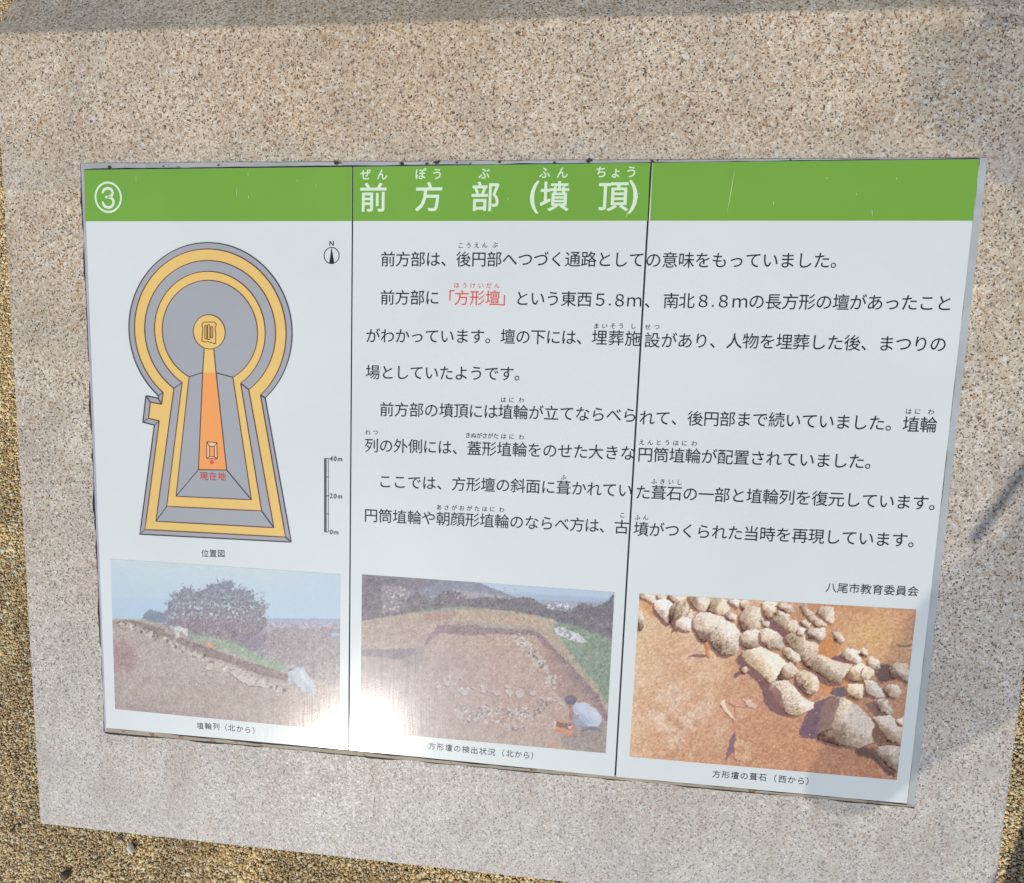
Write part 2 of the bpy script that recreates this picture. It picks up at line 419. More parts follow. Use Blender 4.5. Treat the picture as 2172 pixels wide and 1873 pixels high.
# header band
Z1 = .00016; DZ = .00010
hb = [P(180.0, 469.6)[:2], P(747.5, 469.0)[:2], P(1376.2, 468.3)[:2], P(2063.9, 468.4)[:2]]
def up_to(q_bl, q_br, tl, tr, k):
    V = [(*q_bl, Z1), (*q_br, Z1), (*tr, Z1), (*tl, Z1)]
    return sub('header_band', V, [(0, 1, 2, 3)], GREEN, k)
E2 = .0004
up_to((hb[0][0] + E2, hb[0][1]), (hb[1][0] - GAP / 2 - E2, hb[1][1]), (quads[0][3][0] + E2, quads[0][3][1] - E2), (quads[0][2][0] - E2, quads[0][2][1] - E2), 0)
up_to((hb[1][0] + GAP / 2 + E2, hb[1][1]), (hb[2][0] - GAP * .7 - E2, hb[2][1]), (quads[1][3][0] + E2, quads[1][3][1] - E2), (quads[1][2][0] - E2, quads[1][2][1] - E2), 1)
up_to((hb[2][0] + GAP * .7 + E2, hb[2][1]), (hb[3][0] - E2, hb[3][1]), (quads[2][3][0] + E2, quads[2][3][1] - E2), (quads[2][2][0] - E2, quads[2][2][1] - E2), 2)

# ------------------------------------------------------------------ lettering
_glyph = {}
def glyph(ch, off=0.0):
    key = (ch, off)
    if key in _glyph: return _glyph[key]
    c = bpy.data.curves.new('g', 'FONT'); c.body = ch; c.resolution_u = 3; c.offset = off
    o = bpy.data.objects.new('g', c); COL.objects.link(o)
    dg = bpy.context.evaluated_depsgraph_get(); dg.update()
    me = bpy.data.meshes.new_from_object(o.evaluated_get(dg))
    V = np.zeros(len(me.vertices) * 3); me.vertices.foreach_get('co', V); V = V.reshape(-1, 3)[:, :2]
    F = [tuple(p.vertices) for p in me.polygons]
    bpy.data.objects.remove(o); bpy.data.curves.remove(c); bpy.data.meshes.remove(me)
    _glyph[key] = (V, F); return _glyph[key]
FULL = lambda ch: ord(ch) > 0x2000
def text_mesh(items, z):
    """items: (char, centre x, centre y, em size, offset)"""
    V = []; F = []
    for ch, cx, cy, em, off in items:
        if ch in ' \u3000': continue
        bold = off; g_, f_ = glyph(ch, 0.0)
        if len(g_) == 0: continue
        if FULL(ch): c0 = np.array([.5, .38])
        else: c0 = np.array([(g_[:, 0].min() + g_[:, 0].max()) / 2, .35])
        q = (g_ - c0) * em + np.array([cx, cy])
        ring = [(0, 0)] if bold == 0 else [(bold * math.cos(t), bold * math.sin(t)) for t in np.linspace(0, 2 * math.pi, 9)[:-1]] + [(0, 0)]
        if 0 < bold < .01: ring = [(bold, bold * .7), (-bold, -bold * .7)]
        for k_, (dx, dy) in enumerate(ring):
            s = len(V)
            V += [(a + dx * em, b + dy * em, z + k_ * 1.2e-5) for a, b in q]; F += [tuple(s + i for i in f) for f in f_]
    return V, F
SEAM1 = lambda x, y: x > seam1b[0] + (seam1t[0] - seam1b[0]) * y / .64
SEAM2 = lambda x, y: x > seam2b[0] + (seam2t[0] - seam2b[0]) * y / .64
def put(items, m, name='text_line', z=Z1 + DZ):
    for k in range(3):
        it = [i for i in items if (int(SEAM1(i[1], i[2])) + int(SEAM2(i[1], i[2]))) == k]
        if not it: continue
        V, F = text_mesh(it, z)
        if V: sub(name, V, F, m, k)
def run(s, anchors, em=None, off=0.0):
    """anchors: (index, px, py) of glyph centres; glyphs between are spread evenly"""
    A = sorted(anchors); out = []
    B = [(i, *P(x, y)[:2]) for i, x, y in A]
    adv = [(B[j + 1][1] - B[j][1]) / (B[j + 1][0] - B[j][0]) for j in range(len(B) - 1)]
    e = em or float(np.median(adv))
    for i, ch in enumerate(s):
        j = 0
        while j < len(B) - 2 and i > B[j + 1][0]: j += 1
        (i0, x0, y0), (i1, x1, y1) = B[j], B[j + 1]; t = (i - i0) / (i1 - i0)
        out.append([ch, x0 + (x1 - x0) * t, y0 + (y1 - y0) * t, e, off])
    return out
EMB = .0163
BO = .004
L = [
 ('前方部は、後円部へつづく通路としての意味をもっていました。', [(0, 823, 549.7), (13, 1248.7, 549.7), (16, 1350.4, 551), (17, 1386, 551.5), (28, 1780, 552.5)]),
 ('がわかっています。壇の下には、埋葬施設があり、人物を埋葬した後、まつりの', [(0, 790.9, 712.2), (9, 1077.4, 713.8), (15, 1271.7, 716), (17, 1342.2, 718), (18, 1383.3, 721.5), (19, 1418.7, 722), (24, 1592.5, 723.5), (30, 1808, 727.4), (35, 1990, 730)]),
 ('場としていたようです。', [(0, 790.9, 789.4), (9, 1074.8, 792.4), (10, 1107, 792.8)]),
 ('前方部の墳頂には埴輪が立てならべられて、後円部まで続いていました。埴輪', [(0, 820.4, 868.3), (4, 946.8, 870.6), (9, 1104.3, 874.2), (16, 1335.7, 880.8), (17, 1372.4, 886), (20, 1474.7, 887.5), (25, 1647.2, 890.5), (31, 1859.8, 897), (33, 1932.6, 900), (34, 1969.2, 901)]),
 ('列の外側には、蓋形埴輪をのせた大きな円筒埴輪が配置されていました。', [(0, 788.2, 944.8), (3, 881.1, 946.5), (7, 1005.8, 951), (10, 1102, 953.6), (15, 1264.1, 958.6), (17, 1331.7, 960.9), (18, 1368.6, 964), (24, 1572.7, 970.4), (31, 1816.8, 978.5)]),
 ('ここでは、方形壇の斜面に葺かれていた葺石の一部と埴輪列を復元しています。', [(0, 817.1, 1020.9), (5, 973, 1026.5), (9, 1098.4, 1030), (12, 1195.5, 1034.5), (16, 1325.8, 1040), (17, 1364, 1044), (19, 1430.5, 1046.2), (26, 1669.1, 1054.6), (34, 1952.4, 1066)]),
 ('円筒埴輪や朝顔形埴輪のならべ方は、古墳がつくられた当時を再現しています。', [(0, 786.9, 1093.1), (3, 878.8, 1097.5), (9, 1064.3, 1105.5), (14, 1224.1, 1112.8), (17, 1318.3, 1117.5), (18, 1359.8, 1122), (25, 1593.4, 1131.6), (34, 1908.2, 1145)]),
]
L[4] = (L[4][0], [(0, 788.2, 944.8), (3, 881.1, 946.5), (7, 1005.8, 951), (10, 1102, 953.6), (15, 1264.1, 958.6), (17, 1331.7, 960.9), (18, 1368.6, 964), (24, 1572.7, 970.4), (31, 1816.8, 978.5)])
for s, A in L: put(run(s, A, EMB, BO), BLACK)
a = run('前方部に「方形壇」', [(0, 822, 631), (3, 917, 631.3), (5, 979.6, 631.8), (7, 1045.2, 632), (8, 1076, 632.2)], EMB, BO)
put(a[:4], BLACK); put(a[4:], RED)
put(run('という東西５', [(0, 1107.6, 632.8), (3, 1206, 634), (5, 1273.3, 635.5)], EMB, BO) + run('.', [(0, 1294, 635.8), (1, 1330, 636)], EMB, BO)
    + run('８ｍ', [(0, 1314.3, 636.7), (1, 1345.5, 637)], EMB, BO) + run('、', [(0, 1384, 638), (1, 1420, 638)], EMB, BO)
    + run('南北８', [(0, 1423.3, 637.8), (1, 1456.6, 638), (2, 1491.5, 638.3)], EMB, BO) + run('.', [(0, 1512.5, 638.5), (1, 1550, 639)], EMB, BO)
    + run('８ｍの長方形の壇があったこと', [(0, 1534.4, 638.8), (1, 1569.4, 639), (2, 1605, 639.5), (7, 1784, 641), (11, 1929, 642), (13, 2002.9, 643)], EMB, BO), BLACK)
put(run('八尾市教育委員会', [(0, 1763, 1246.3), (7, 1936.4, 1254)], None, BO), BLACK)
# reading aids
ER = .0062
R_ = [('こうえん', (977, 520.9), (1028, 520.2)), ('ぶ', (1050, 519.8), (1060, 519.8)), ('まいそう', (1265, 691.5), (1317.6, 691.5)), ('し', (1343.2, 691.7), (1353, 691.7)),
      ('せつ', (1374, 693.5), (1393, 693.6)), ('はに', (1067.5, 848), (1084.6, 848.2)), ('わ', (1105.9, 848.8), (1115, 848.8)), ('はに', (1927, 872.8), (1946, 873)), ('わ', (1974.7, 873.8), (1985, 873.8)),
      ('れつ', (780.4, 916.9), (796.8, 917)), ('きぬがさがた', (992.7, 923.4), (1051.8, 925)), ('はに', (1068.2, 925.7), (1085.3, 926.3)), ('わ', (1105.9, 927.2), (1115, 927.2)),
      ('えんとうはに', (1361, 938), (1451.5, 940)), ('わ', (1472.6, 941), (1480, 941)), ('ふ', (1195.5, 1012), (1205, 1012)), ('ふきいし', (1387.1, 1021), (1441, 1023)),
      ('あさがおがたはに', (931.3, 1076), (1044.2, 1080)), ('わ', (1063.9, 1081.3), (1075, 1081.3)), ('こ', (1319.9, 1092.5), (1330, 1092.5)), ('ふん', (1352, 1097.4), (1369.1, 1098))]
for s, p0, p1 in R_:
    n_ = max(1, len(s) - 1); put(run(s, [(0, *p0), (n_, *p1)], ER, .008), BLACK, 'small_text')
put(run('ほうけいだん', [(0, 968.7, 605.5), (5, 1054, 606)], ER, .006), RED, 'small_text')
# header
EH = .0305
for s, x, y in (('前', 792, 418.7), ('方', 910, 417.5), ('部', 1029.5, 417), ('墳', 1176.4, 416), ('頂', 1300.8, 416)):
    put(run(s, [(0, x, y), (1, x + 60, y)], EH, .014), PALE, 'title_lettering')
for s, x, y in (('(', 1133.6, 416.2), (')', 1343, 415.4)):
    b_ = P(x, y); put([[s, b_[0], b_[1] + .0028, .0335, .013]], PALE, 'title_lettering')
for s, A in (('ぜん', [(0, 775.7, 369.9), (1, 810.4, 369.9)]), ('ぽう', [(0, 892, 369.1), (1, 927.4, 369.1)]), ('ぶ', [(0, 1027.2, 367.8), (1, 1060, 367.8)]), ('ふん', [(0, 1155.3, 366.4), (1, 1192.7, 366.2)]), ('ちょう', [(0, 1275.4, 364.8), (1, 1306.3, 365), (2, 1339.3, 364.6)])):
    put(run(s, A, .0118, .016), PALE, 'title_lettering')
# captions and plan notes
put(run('位置図', [(0, 434.9, 1173.5), (2, 469.2, 1174.2)], .0094), BLACK, 'caption')
put(run('埴輪列（北から）', [(0, 424.7, 1539.4), (2, 458.6, 1541), (4, 491.3, 1543.9), (6, 525.5, 1548)], .0089), BLACK, 'caption')
put(run('方形壇の検出状況（北から）', [(0, 916, 1582.5), (7, 1042.6, 1595.3), (9, 1081.5, 1598.3), (11, 1116.5, 1601.8)], .0089), BLACK, 'caption')
put(run('方形壇の葺石（西から）', [(0, 1519.8, 1642), (5, 1617.7, 1648.6), (7, 1659.4, 1652.4), (9, 1698.7, 1656)], .0089), BLACK, 'caption')
def latin(s, cx, cy, em, m, sp=.56, off=0.0, name='caption'):
    b_ = P(cx, cy); n_ = len(s); it = []; wd = [.60 if c in '0123456789' else (.88 if c == 'm' else .7) for c in s]; tot = sum(wd); x = -tot / 2
    for c, w in zip(s, wd):
        it.append([c, b_[0] + (x + w / 2) * em, b_[1], em, off]); x += w
    put(it, m, name, Z1 + 6 * DZ)
latin('N', 703.4, 516.7, .0072, BLACK)
latin('40m', 712.8, 973.4, .0074, BLACK); latin('20m', 712.8, 1052.5, .0074, BLACK); latin('0m', 709.0, 1128.8, .0074, BLACK)

# ------------------------------------------------------------------ plan of the burial mound (left plate)
def px1(x, y): return (150 + x / 3.289, 320 + y / 3.289)      # readings from the upper enlargement
def px2(x, y): return (150 + x / 3.289, 760 + y / 3.289)      # readings from the lower enlargement
def B1(x, y): return P(*px1(x, y))[:2]
def B2(x, y): return P(*px2(x, y))[:2]
def circ(p, q, r):
    ax, ay = p; bx, by = q; cx, cy = r
    d = 2 * (ax * (by - cy) + bx * (cy - ay) + cx * (ay - by))
    ux = ((ax * ax + ay * ay) * (by - cy) + (bx * bx + by * by) * (cy - ay) + (cx * cx + cy * cy) * (ay - by)) / d
    uy = ((ax * ax + ay * ay) * (cx - bx) + (bx * bx + by * by) * (ax - cx) + (cx * cx + cy * cy) * (bx - ax)) / d
    return np.array([ux, uy]), math.hypot(ax - ux, ay - uy)
def ring_path(l, t, r, endL, endR, n=72):
    """arc over the top from the left waist to the right waist"""
    c, R = circ(B1(*l), B1(*t), B1(*r)); a = B2(*endL) - c; b = B2(*endR) - c
    a0 = math.atan2(a[1], a[0]); b0 = math.atan2(b[1], b[0])
    if a0 < 0: a0 += 2 * math.pi
    ra, rb = np.linalg.norm(a), np.linalg.norm(b); out = []
    for i in range(n + 1):
        t_ = i / n; ang = a0 + (b0 - a0) * t_
        w0 = max(0, 1 - t_ / .18); w1 = max(0, 1 - (1 - t_) / .18)
        rr = R + (ra - R) * w0 ** 2 + (rb - R) * w1 ** 2
        out.append(c + rr * np.array([math.cos(ang), math.sin(ang)]))
    return out
rA = ring_path((408, 1225), (958, 642), (1545, 1290), (613, 262), (1357, 278))
rB = ring_path((447, 1240), (950, 687), (1503, 1290), (646, 240), (1325, 258))
rC = ring_path((518, 1240), (950, 767), (1430, 1290), (722, 211), (1243, 220))
rD = ring_path((587, 1240), (948, 843), (1358, 1280), (779, 170), (1187, 176))
rE = ring_path((641, 1240), (945, 905), (1305, 1280), (828, 130), (1133, 133))
def fill(name, path, m, lev):
    import bmesh
    bm = bmesh.new(); vs = [bm.verts.new(W((x, y, Z1 + lev * DZ))) for x, y in path]
    es = [bm.edges.new((vs[i], vs[(i + 1) % len(vs)])) for i in range(len(vs))]
    bmesh.ops.triangle_fill(bm, edges=es, use_beauty=True, normal=Vector(M[:, 2]))
    for f in bm.faces:
        if f.normal.dot(Vector(M[:, 2])) < 0: f.normal_flip()
    me = bpy.data.meshes.new(name); bm.to_mesh(me); bm.free(); me.materials.append(m)
    o = link(bpy.data.objects.new(name, me)); o.parent = PL[0]; o.matrix_parent_inverse = PL[0].matrix_world.inverted(); return o
pA = list(rA) + [B2(1539, 1283), B2(483, 1228), B2(585, 468), B2(505, 447), B2(526, 262), B2(611, 280)]
pB = list(rB) + [B2(1500, 1248), B2(519, 1195), B2(619, 438), B2(545, 420), B2(557, 308), B2(636, 322)]
pC = list(rC) + [B2(1418, 1182), B2(596, 1137)]
pD = list(rD) + [B2(1333, 1065), B2(672, 1033)]
pE = list(rE) + [B2(1262, 987), B2(737, 963)]
fill('plan_shape', pA, GREY, 0); fill('plan_shape', pB, YEL, 1); fill('plan_shape', pC, GREY, 2); fill('plan_shape', pD, YEL, 3); fill('plan_shape', pE, GREY, 4)
fc, fr = circ(B1(858, 1262), B1(965, 1145), B1(1080, 1268))
cF = [fc + fr * np.array([math.cos(t), math.sin(t)]) for t in np.linspace(0, 2 * math.pi, 49)[:-1]]
fill('plan_shape', cF, YEL, 6)
fill('plan_shape', [B2(933, -70), B2(1000, -70), B2(1016, 101), B2(923, 101)], YEL, 5)
fill('plan_shape', [B2(923, 101), B2(1016, 101), B2(1090, 780), B2(893, 777)], ORG_, 5)
fill('plan_shape', [B2(952, 584), B2(1022, 588), B2(1024, 702), B2(952, 698)], PEACH, 6)
fill('plan_shape', [B2(970, 613), B2(1005, 615), B2(1006, 687), B2(970, 685)], ORG_, 7)
dc = B2(986, 724); fill('plan_shape', [dc + .0024 * np.array([math.cos(t), math.sin(t)]) for t in np.linspace(0, 2 * math.pi, 25)[:-1]], RED, 7)

def strokes(name, paths, w, m, lev, k=0):
    V = []; F = []
    for path, closed in paths:
        p = np.array([np.asarray(q, float) for q in path]); n_ = len(p)
        if closed: d = np.roll(p, -1, 0) - np.roll(p, 1, 0)
        else: d = np.gradient(p, axis=0)
        d /= np.linalg.norm(d, axis=1)[:, None] + 1e-12; nn = np.stack([-d[:, 1], d[:, 0]], 1) * w / 2
        s = len(V)
        for a_, b_ in zip(p + nn, p - nn): V += [(*a_, Z1 + lev * DZ), (*b_, Z1 + lev * DZ)]
        for i in range(n_ if closed else n_ - 1):
            j = (i + 1) % n_; F.append((s + 2 * i + 1, s + 2 * j + 1, s + 2 * j, s + 2 * i))
    return sub(name, V, F, m, k)
def seg(*pts):                                                  # densified polyline so corners stay crisp
    out = []
    for a_, b_ in zip(pts[:-1], pts[1:]):
        a_ = np.asarray(a_); b_ = np.asarray(b_)
        for t_ in np.linspace(0, 1, 12): out.append(a_ + (b_ - a_) * t_)
    return ([o for i, o in enumerate(out) if i == 0 or np.linalg.norm(o - out[i - 1]) > 1e-7], False)
def loop_lines(ring, extra):
    return [(ring, False), seg(ring[-1], *extra, ring[0])]
strokes('plan_lines', loop_lines(rA, [B2(1539, 1283), B2(483, 1228), B2(585, 468), B2(505, 447), B2(526, 262), B2(611, 280)]), .00085, LINE, 8)
ml = []
for rg, ex in ((rB, [B2(1500, 1248), B2(519, 1195), B2(619, 438)]), (rC, [B2(1418, 1182), B2(596, 1137)]), (rD, [B2(1333, 1065), B2(672, 1033)]), (rE, [B2(1262, 987), B2(737, 963)])):
    if rg is rB: ml += [(rg, False), seg(rg[-1], *ex), seg(B2(619, 438), B2(545, 420), B2(557, 308), B2(636, 322)), seg(B2(636, 322), rg[0])]
    else: ml += loop_lines(rg, ex)
strokes('plan_lines', ml, .00075, MAROON, 9)
rest = [seg(rA[-1], rB[-1]), seg(rC[-1], rD[-1]), seg(rC[0], rD[0]), seg(rA[0], rB[0]), seg(B2(1539, 1283), B2(1500, 1248)), seg(B2(483, 1228), B2(519, 1195)),
        seg(B2(526, 262), B2(557, 308)), seg(B2(611, 280), B2(636, 322)), seg(B2(505, 447), B2(545, 420)), seg(B2(585, 468), B2(619, 438)),
        seg(B2(1418, 1182), B2(1333, 1065)), seg(B2(596, 1137), B2(672, 1033)), seg(B2(737, 963), B2(893, 777)), seg(B2(1262, 987), B2(1090, 780)),
        seg(B2(893, 777), B2(1090, 780)), seg(B2(933, -64), B2(923, 101), B2(893, 777)), seg(B2(1000, -64), B2(1016, 101), B2(1090, 780)),
        seg(rE[0], B2(923, 101)), seg(B2(1016, 103), rE[-1])]
strokes('plan_lines', rest, .0008, LINE, 9)
strokes('plan_lines', [(cF, True)], .0007, MAROON, 10)
inner = [seg(B2(952, 584), B2(1022, 588), B2(1024, 702), B2(952, 698), B2(952, 584)), seg(B2(970, 613), B2(1005, 615), B2(1006, 687), B2(970, 685), B2(970, 613)),
         seg(B2(952, 584), B2(970, 613)), seg(B2(1022, 588), B2(1005, 615)), seg(B2(1024, 702), B2(1006, 687)), seg(B2(952, 698), B2(970, 685))]
strokes('plan_lines', inner, .0007, MAROON, 10)
inner = [seg(*[B1(*q) for q in ((925, 1200), (935, 1196), (1005, 1196), (1018, 1210), (1010, 1245), (1015, 1280), (1013, 1347), (985, 1340), (960, 1332), (940, 1335), (917, 1328), (920, 1290), (925, 1240), (918, 1215), (925, 1200))])]
for x0, x1, y0, y1 in ((938, 951, 1220, 1312), (958, 973, 1215, 1318), (981, 993, 1228, 1305)):
    inner.append(seg(B1(x0, y0), B1(x1, y0), B1(x1, y1), B1(x0, y1), B1(x0, y0)))
strokes('plan_lines', inner, .0007, MAROON, 10)
put(run('現在地', [(0, 432.8, 1010), (2, 470.8, 1010.8)], .0098), RED, 'caption', Z1 + 10 * DZ)
# compass and scale bar
cc = P(703.4, 542.3)[:2]; rr_ = float(P(719.4, 542.3)[0] - cc[0])
strokes('compass', [([cc + rr_ * np.array([math.cos(t), math.sin(t)]) for t in np.linspace(0, 2 * math.pi, 41)[:-1]], True)], .0008, BLACK, 2)
fill('compass', [P(703.2, 524.5)[:2], P(698.6, 558.6)[:2], P(709.0, 558.8)[:2]], BLACK, 2)
sb = [seg(B2(1797, 700), B2(1797, 1212)), seg(B2(1783, 700), B2(1783, 1212)), seg(B2(1768, 700), B2(1805, 700)), seg(B2(1768, 1212), B2(1800, 1212)), seg(B2(1768, 960), B2(1805, 960)),
      seg(B2(1783, 828), B2(1800, 828)), seg(B2(1783, 1086), B2(1800, 1086))]
strokes('scale_bar', sb, .0006, LINE, 2)
fill('scale_bar', [B2(1768, 700), B2(1779, 700), B2(1779, 1212), B2(1768, 1212)], ink('scale_ink', (.055, .045, .13), .2), 1)

# number three in its ring
nc = P(230, 418.6)[:2]; nrx = float(P(257.0, 418.6)[0] - nc[0]); nry = float(P(230, 387.4)[1] - nc[1])
strokes('number_badge', [([nc + np.array([nrx * math.cos(t), nry * math.sin(t)]) for t in np.linspace(0, 2 * math.pi, 61)[:-1]], True)], .0022, PALE, 2)
def Z(x, y): return P(130 + x / 8.935, 300 + y / 8.935)[:2]
def bez(p, n=10):
    out = []
    P_ = [np.asarray(q) for q in p]
    for i in range(len(P_) - 1):
        p0 = P_[max(0, i - 1)]; p1 = P_[i]; p2 = P_[i + 1]; p3 = P_[min(len(P_) - 1, i + 2)]
        for t in np.linspace(0, 1, n, endpoint=False):
            out.append(.5 * ((2 * p1) + (-p0 + p2) * t + (2 * p0 - 5 * p1 + 4 * p2 - p3) * t * t + (-p0 + 3 * p1 - 3 * p2 + p3) * t ** 3))
    return out + [P_[-1]]
up_ = bez([Z(*q) for q in ((795, 965), (820, 915), (885, 890), (950, 912), (978, 970), (955, 1030), (890, 1052), (860, 1055))])
lo_ = bez([Z(*q) for q in ((860, 1055), (940, 1068), (992, 1120), (990, 1190), (950, 1240), (895, 1252), (830, 1230), (795, 1165))])
strokes('number_badge', [(up_, False), (lo_, False)], .0029, PALE, 3)
for q in (up_[0], lo_[-1], up_[-1]):
    fill('number_badge', [q + .00145 * np.array([math.cos(t), math.sin(t)]) for t in np.linspace(0, 2 * math.pi, 17)[:-1]], PALE, 4)
# long wipe scratches and chips in the plates
V = []; F = []
SCR = mat('pale_scratch', (.62, .70, .45), .5)
for a_, b_, w in (((289, 370), (289.5, 389), .5), ((503, 395), (502, 420), .5), ((528, 413), (527, 422), .8), ((527, 365), (526, 374), .7), ((1076, 426), (1079, 418), .7), ((1327, 462), (1332, 448), .7), ((1347, 414), (1359, 409), .5),
                  ((1560, 350), (1541, 460), .5), ((1753, 376), (1754, 379), 1.0), ((1901, 377), (1902, 381), .8), ((1641, 425), (1640, 438), .4), ((1849, 440), (1850, 462), .4), ((669, 390), (673, 398), .4)):
    A_ = P(*a_)[:2]; B_ = P(*b_)[:2]; d = B_ - A_; d = d / np.linalg.norm(d); nn = np.array([-d[1], d[0]]) * w * .00045
    k = 0 if a_[0] < 745 else (1 if a_[0] < 1375 else 2); s = 0
    sub('scratch', [(*(A_ + nn * .2), Z1 + 3 * DZ), (*((A_ + B_) / 2 + nn), Z1 + 3 * DZ), (*B_, Z1 + 3 * DZ), (*((A_ + B_) / 2 - nn), Z1 + 3 * DZ)], [(3, 2, 1, 0)], SCR, k)

# ------------------------------------------------------------------ printed photographs (flat print, drawn procedurally)
INKW = (.60, .62, .635)                                       # ink on plate for a pure paper white
class Canvas:
    """colours for a grid of points addressed in readings taken from an enlargement"""
    def __init__(s, corners, nx, ny, ox, oy, sc):
        tl, tr, br, bl = [P(*c)[:2] for c in corners]
        u, v = np.meshgrid(np.linspace(0, 1, nx), np.linspace(0, 1, ny)); s.nx, s.ny = nx, ny
        w = lambda a: a[..., None]
        s.b = (w((1 - u) * (1 - v)) * tl + w(u * (1 - v)) * tr + w(u * v) * br + w((1 - u) * v) * bl)
        px_, py_ = PX(np.concatenate([s.b, np.zeros((*u.shape, 1))], -1))
        s.x = (px_ - ox) * sc; s.y = (py_ - oy) * sc
        wx = (fbm(s.x / 30, s.y / 30, 31) - .5) * 13 + (vnoise(s.x / 8, s.y / 8, 32) - .5) * 6; wy = (fbm(s.x / 30, s.y / 30, 33) - .5) * 13 + (vnoise(s.x / 8, s.y / 8, 34) - .5) * 6
        s.x = s.x + wx; s.y = s.y + wy; s.c = np.zeros((*u.shape, 3)); s.sc = sc
    def sd(s, poly):
        """signed distance (negative inside) with the bounding box of the work"""
        p = np.asarray(poly, float); x0, y0 = p.min(0) - 60; x1, y1 = p.max(0) + 60
        m = (s.x > x0) & (s.x < x1) & (s.y > y0) & (s.y < y1); X = s.x[m]; Y = s.y[m]
        d2 = np.full(X.shape, 1e12); ins = np.zeros(X.shape, bool); n = len(p)
        for i in range(n):
            ax, ay = p[i]; bx, by = p[(i + 1) % n]; ex, ey = bx - ax, by - ay
            t = np.clip(((X - ax) * ex + (Y - ay) * ey) / (ex * ex + ey * ey + 1e-9), 0, 1)
            d2 = np.minimum(d2, (X - ax - t * ex) ** 2 + (Y - ay - t * ey) ** 2)
            cr = ((ay > Y) != (by > Y)) & (X < (bx - ax) * (Y - ay) / (by - ay + 1e-9) + ax); ins ^= cr
        return m, X, Y, np.where(ins, -1, 1) * np.sqrt(d2)
    def put(s, m, col, a):
        s.c[m] = s.c[m] * (1 - a[:, None]) + np.asarray(col, float) * a[:, None]
    def poly(s, poly, col, soft=3.0, rough=0.0, rs=18.0, amp=0.0, as_=9.0, alpha=1.0, seed=1):
        m, X, Y, d = s.sd(poly)
        if rough: d = d + (fbm(X / rs, Y / rs, seed) - .5) * 2 * rough
        a = np.clip(.5 - d / soft, 0, 1) * alpha; c = np.asarray(col, float) * np.ones((len(X), 3))
        if amp: c = c + ((fbm(X / as_, Y / as_, seed + 4, 4) - .5) * 2 * amp)[:, None]
        s.c[m] = s.c[m] * (1 - a[:, None]) + c * a[:, None]
    def dots(s, n, region, r, cols, seed, soft=1.6, alpha=1.0):
        rg = np.random.default_rng(seed)
        for i in range(n):
            x, y = region(rg); rr = rg.uniform(*r); c = np.array(cols[rg.integers(len(cols))], float) + rg.normal(0, 7)
            m = np.nonzero((abs(s.x - x) < rr * 1.5 + 3) & (abs(s.y - y) < rr + 3))
            if not len(m[0]): continue
            ex = rg.uniform(.7, 1.4); d = np.hypot((s.x[m] - x) / ex, (s.y[m] - y)) - rr; a = np.clip(.5 - d / soft, 0, 1) * alpha
            s.put(m, c, a)
    def build(s, k, label, gain=1.0, haze=(200, 195, 190), h=.1, con=1.0, gr=1.0):
        m_ = s.c.mean((0, 1)); s.c = m_ + (s.c - m_) * con
        grain = ((vnoise(s.x / 3.2, s.y / 3.2, 11) - .5) * 26 + (vnoise(s.x / 7, s.y / 7, 12) - .5) * 22 + (vnoise(s.x / 26, s.y / 26, 13) - .5) * 14)[..., None] * gr
        blue = np.clip((s.c[..., 2] - s.c[..., 0] - 12) / 20, 0, 1)[..., None]; grain = grain * (1 - .85 * blue)
        s.c = (s.c + grain) * (1 - h) + np.array(haze, float) * h  # haze softens the print and paints in the plate's glare wash
        col = s2l(np.clip(s.c, 8, 250)) / s2l((210, 215, 222)) * np.array(INKW) * gain; col = np.clip(col, .008, .85)
        ny, nx = s.ny, s.nx; Vb = np.concatenate([s.b.reshape(-1, 2), np.full((nx * ny, 1), Z1)], 1)
        i = np.arange(nx * ny).reshape(ny, nx); T = np.stack([i[1:, :-1], i[1:, 1:], i[:-1, 1:], i[:-1, :-1]], -1).reshape(-1, 4)
        o = bulk('photo_print', W(Vb), T, PRINT, col=col.reshape(-1, 3)); o.parent = PL[k]; o.matrix_parent_inverse = PL[k].matrix_world.inverted(); o['label'] = label
        return o

# ---- right plate: large pale stones on orange earth (readings from the 2.878x enlargement)
c = Canvas([(1356.4, 1259), (1943.7, 1293), (1902, 1654.5), (1334.6, 1604.8)], 440, 290, 1280, 1200, 2.878)
x, y = c.x, c.y
f1 = fbm(x / 60, y / 60, 1); f2 = fbm(x / 12, y / 10, 2); f3 = fbm(x / 160, y / 160, 3); f4 = fbm(x / 5, y / 5, 6)
A_ = np.array((204, 170, 136.)); B_ = np.array((184, 134, 102.)); C_ = np.array((216, 192, 168.)); D_ = np.array((174, 116, 84.))
t = np.clip((x - 250) / 1000 + (y - 600) / 900 + (f3 - .5) * 1.2, 0, 1)[..., None]
c.c = A_ * (1 - t) + B_ * t
t = np.clip((x - 900) / 700, 0, 1)[..., None] * np.clip((y - 800) / 300, 0, 1)[..., None]; c.c = c.c * (1 - t * .6) + D_ * t * .6
t = (.7 * np.clip((f1 - .42) * 2.2, 0, 1) * np.clip(1.3 - np.hypot((x - 430) / 420, (y - 850) / 420), 0, 1))[..., None]; c.c = c.c * (1 - t) + C_ * t
t = (np.clip(1 - np.hypot((x - 450) / 300, (y - 900) / 230), 0, 1) * np.clip((f1 - .3) * 3, 0, 1) * .8)[..., None]; c.c = c.c * (1 - t) + np.array((214, 192, 174.)) * t
t = np.clip(1 - np.hypot((x - 1600) / 380, (y - 430) / 260), 0, 1)[..., None]; c.c = c.c * (1 - t) + np.array((204, 162, 112)) * t
c.c += ((f2 - .5) * 62)[..., None] * np.array((1, .95, .85)) + ((f4 - .5) * 34)[..., None]
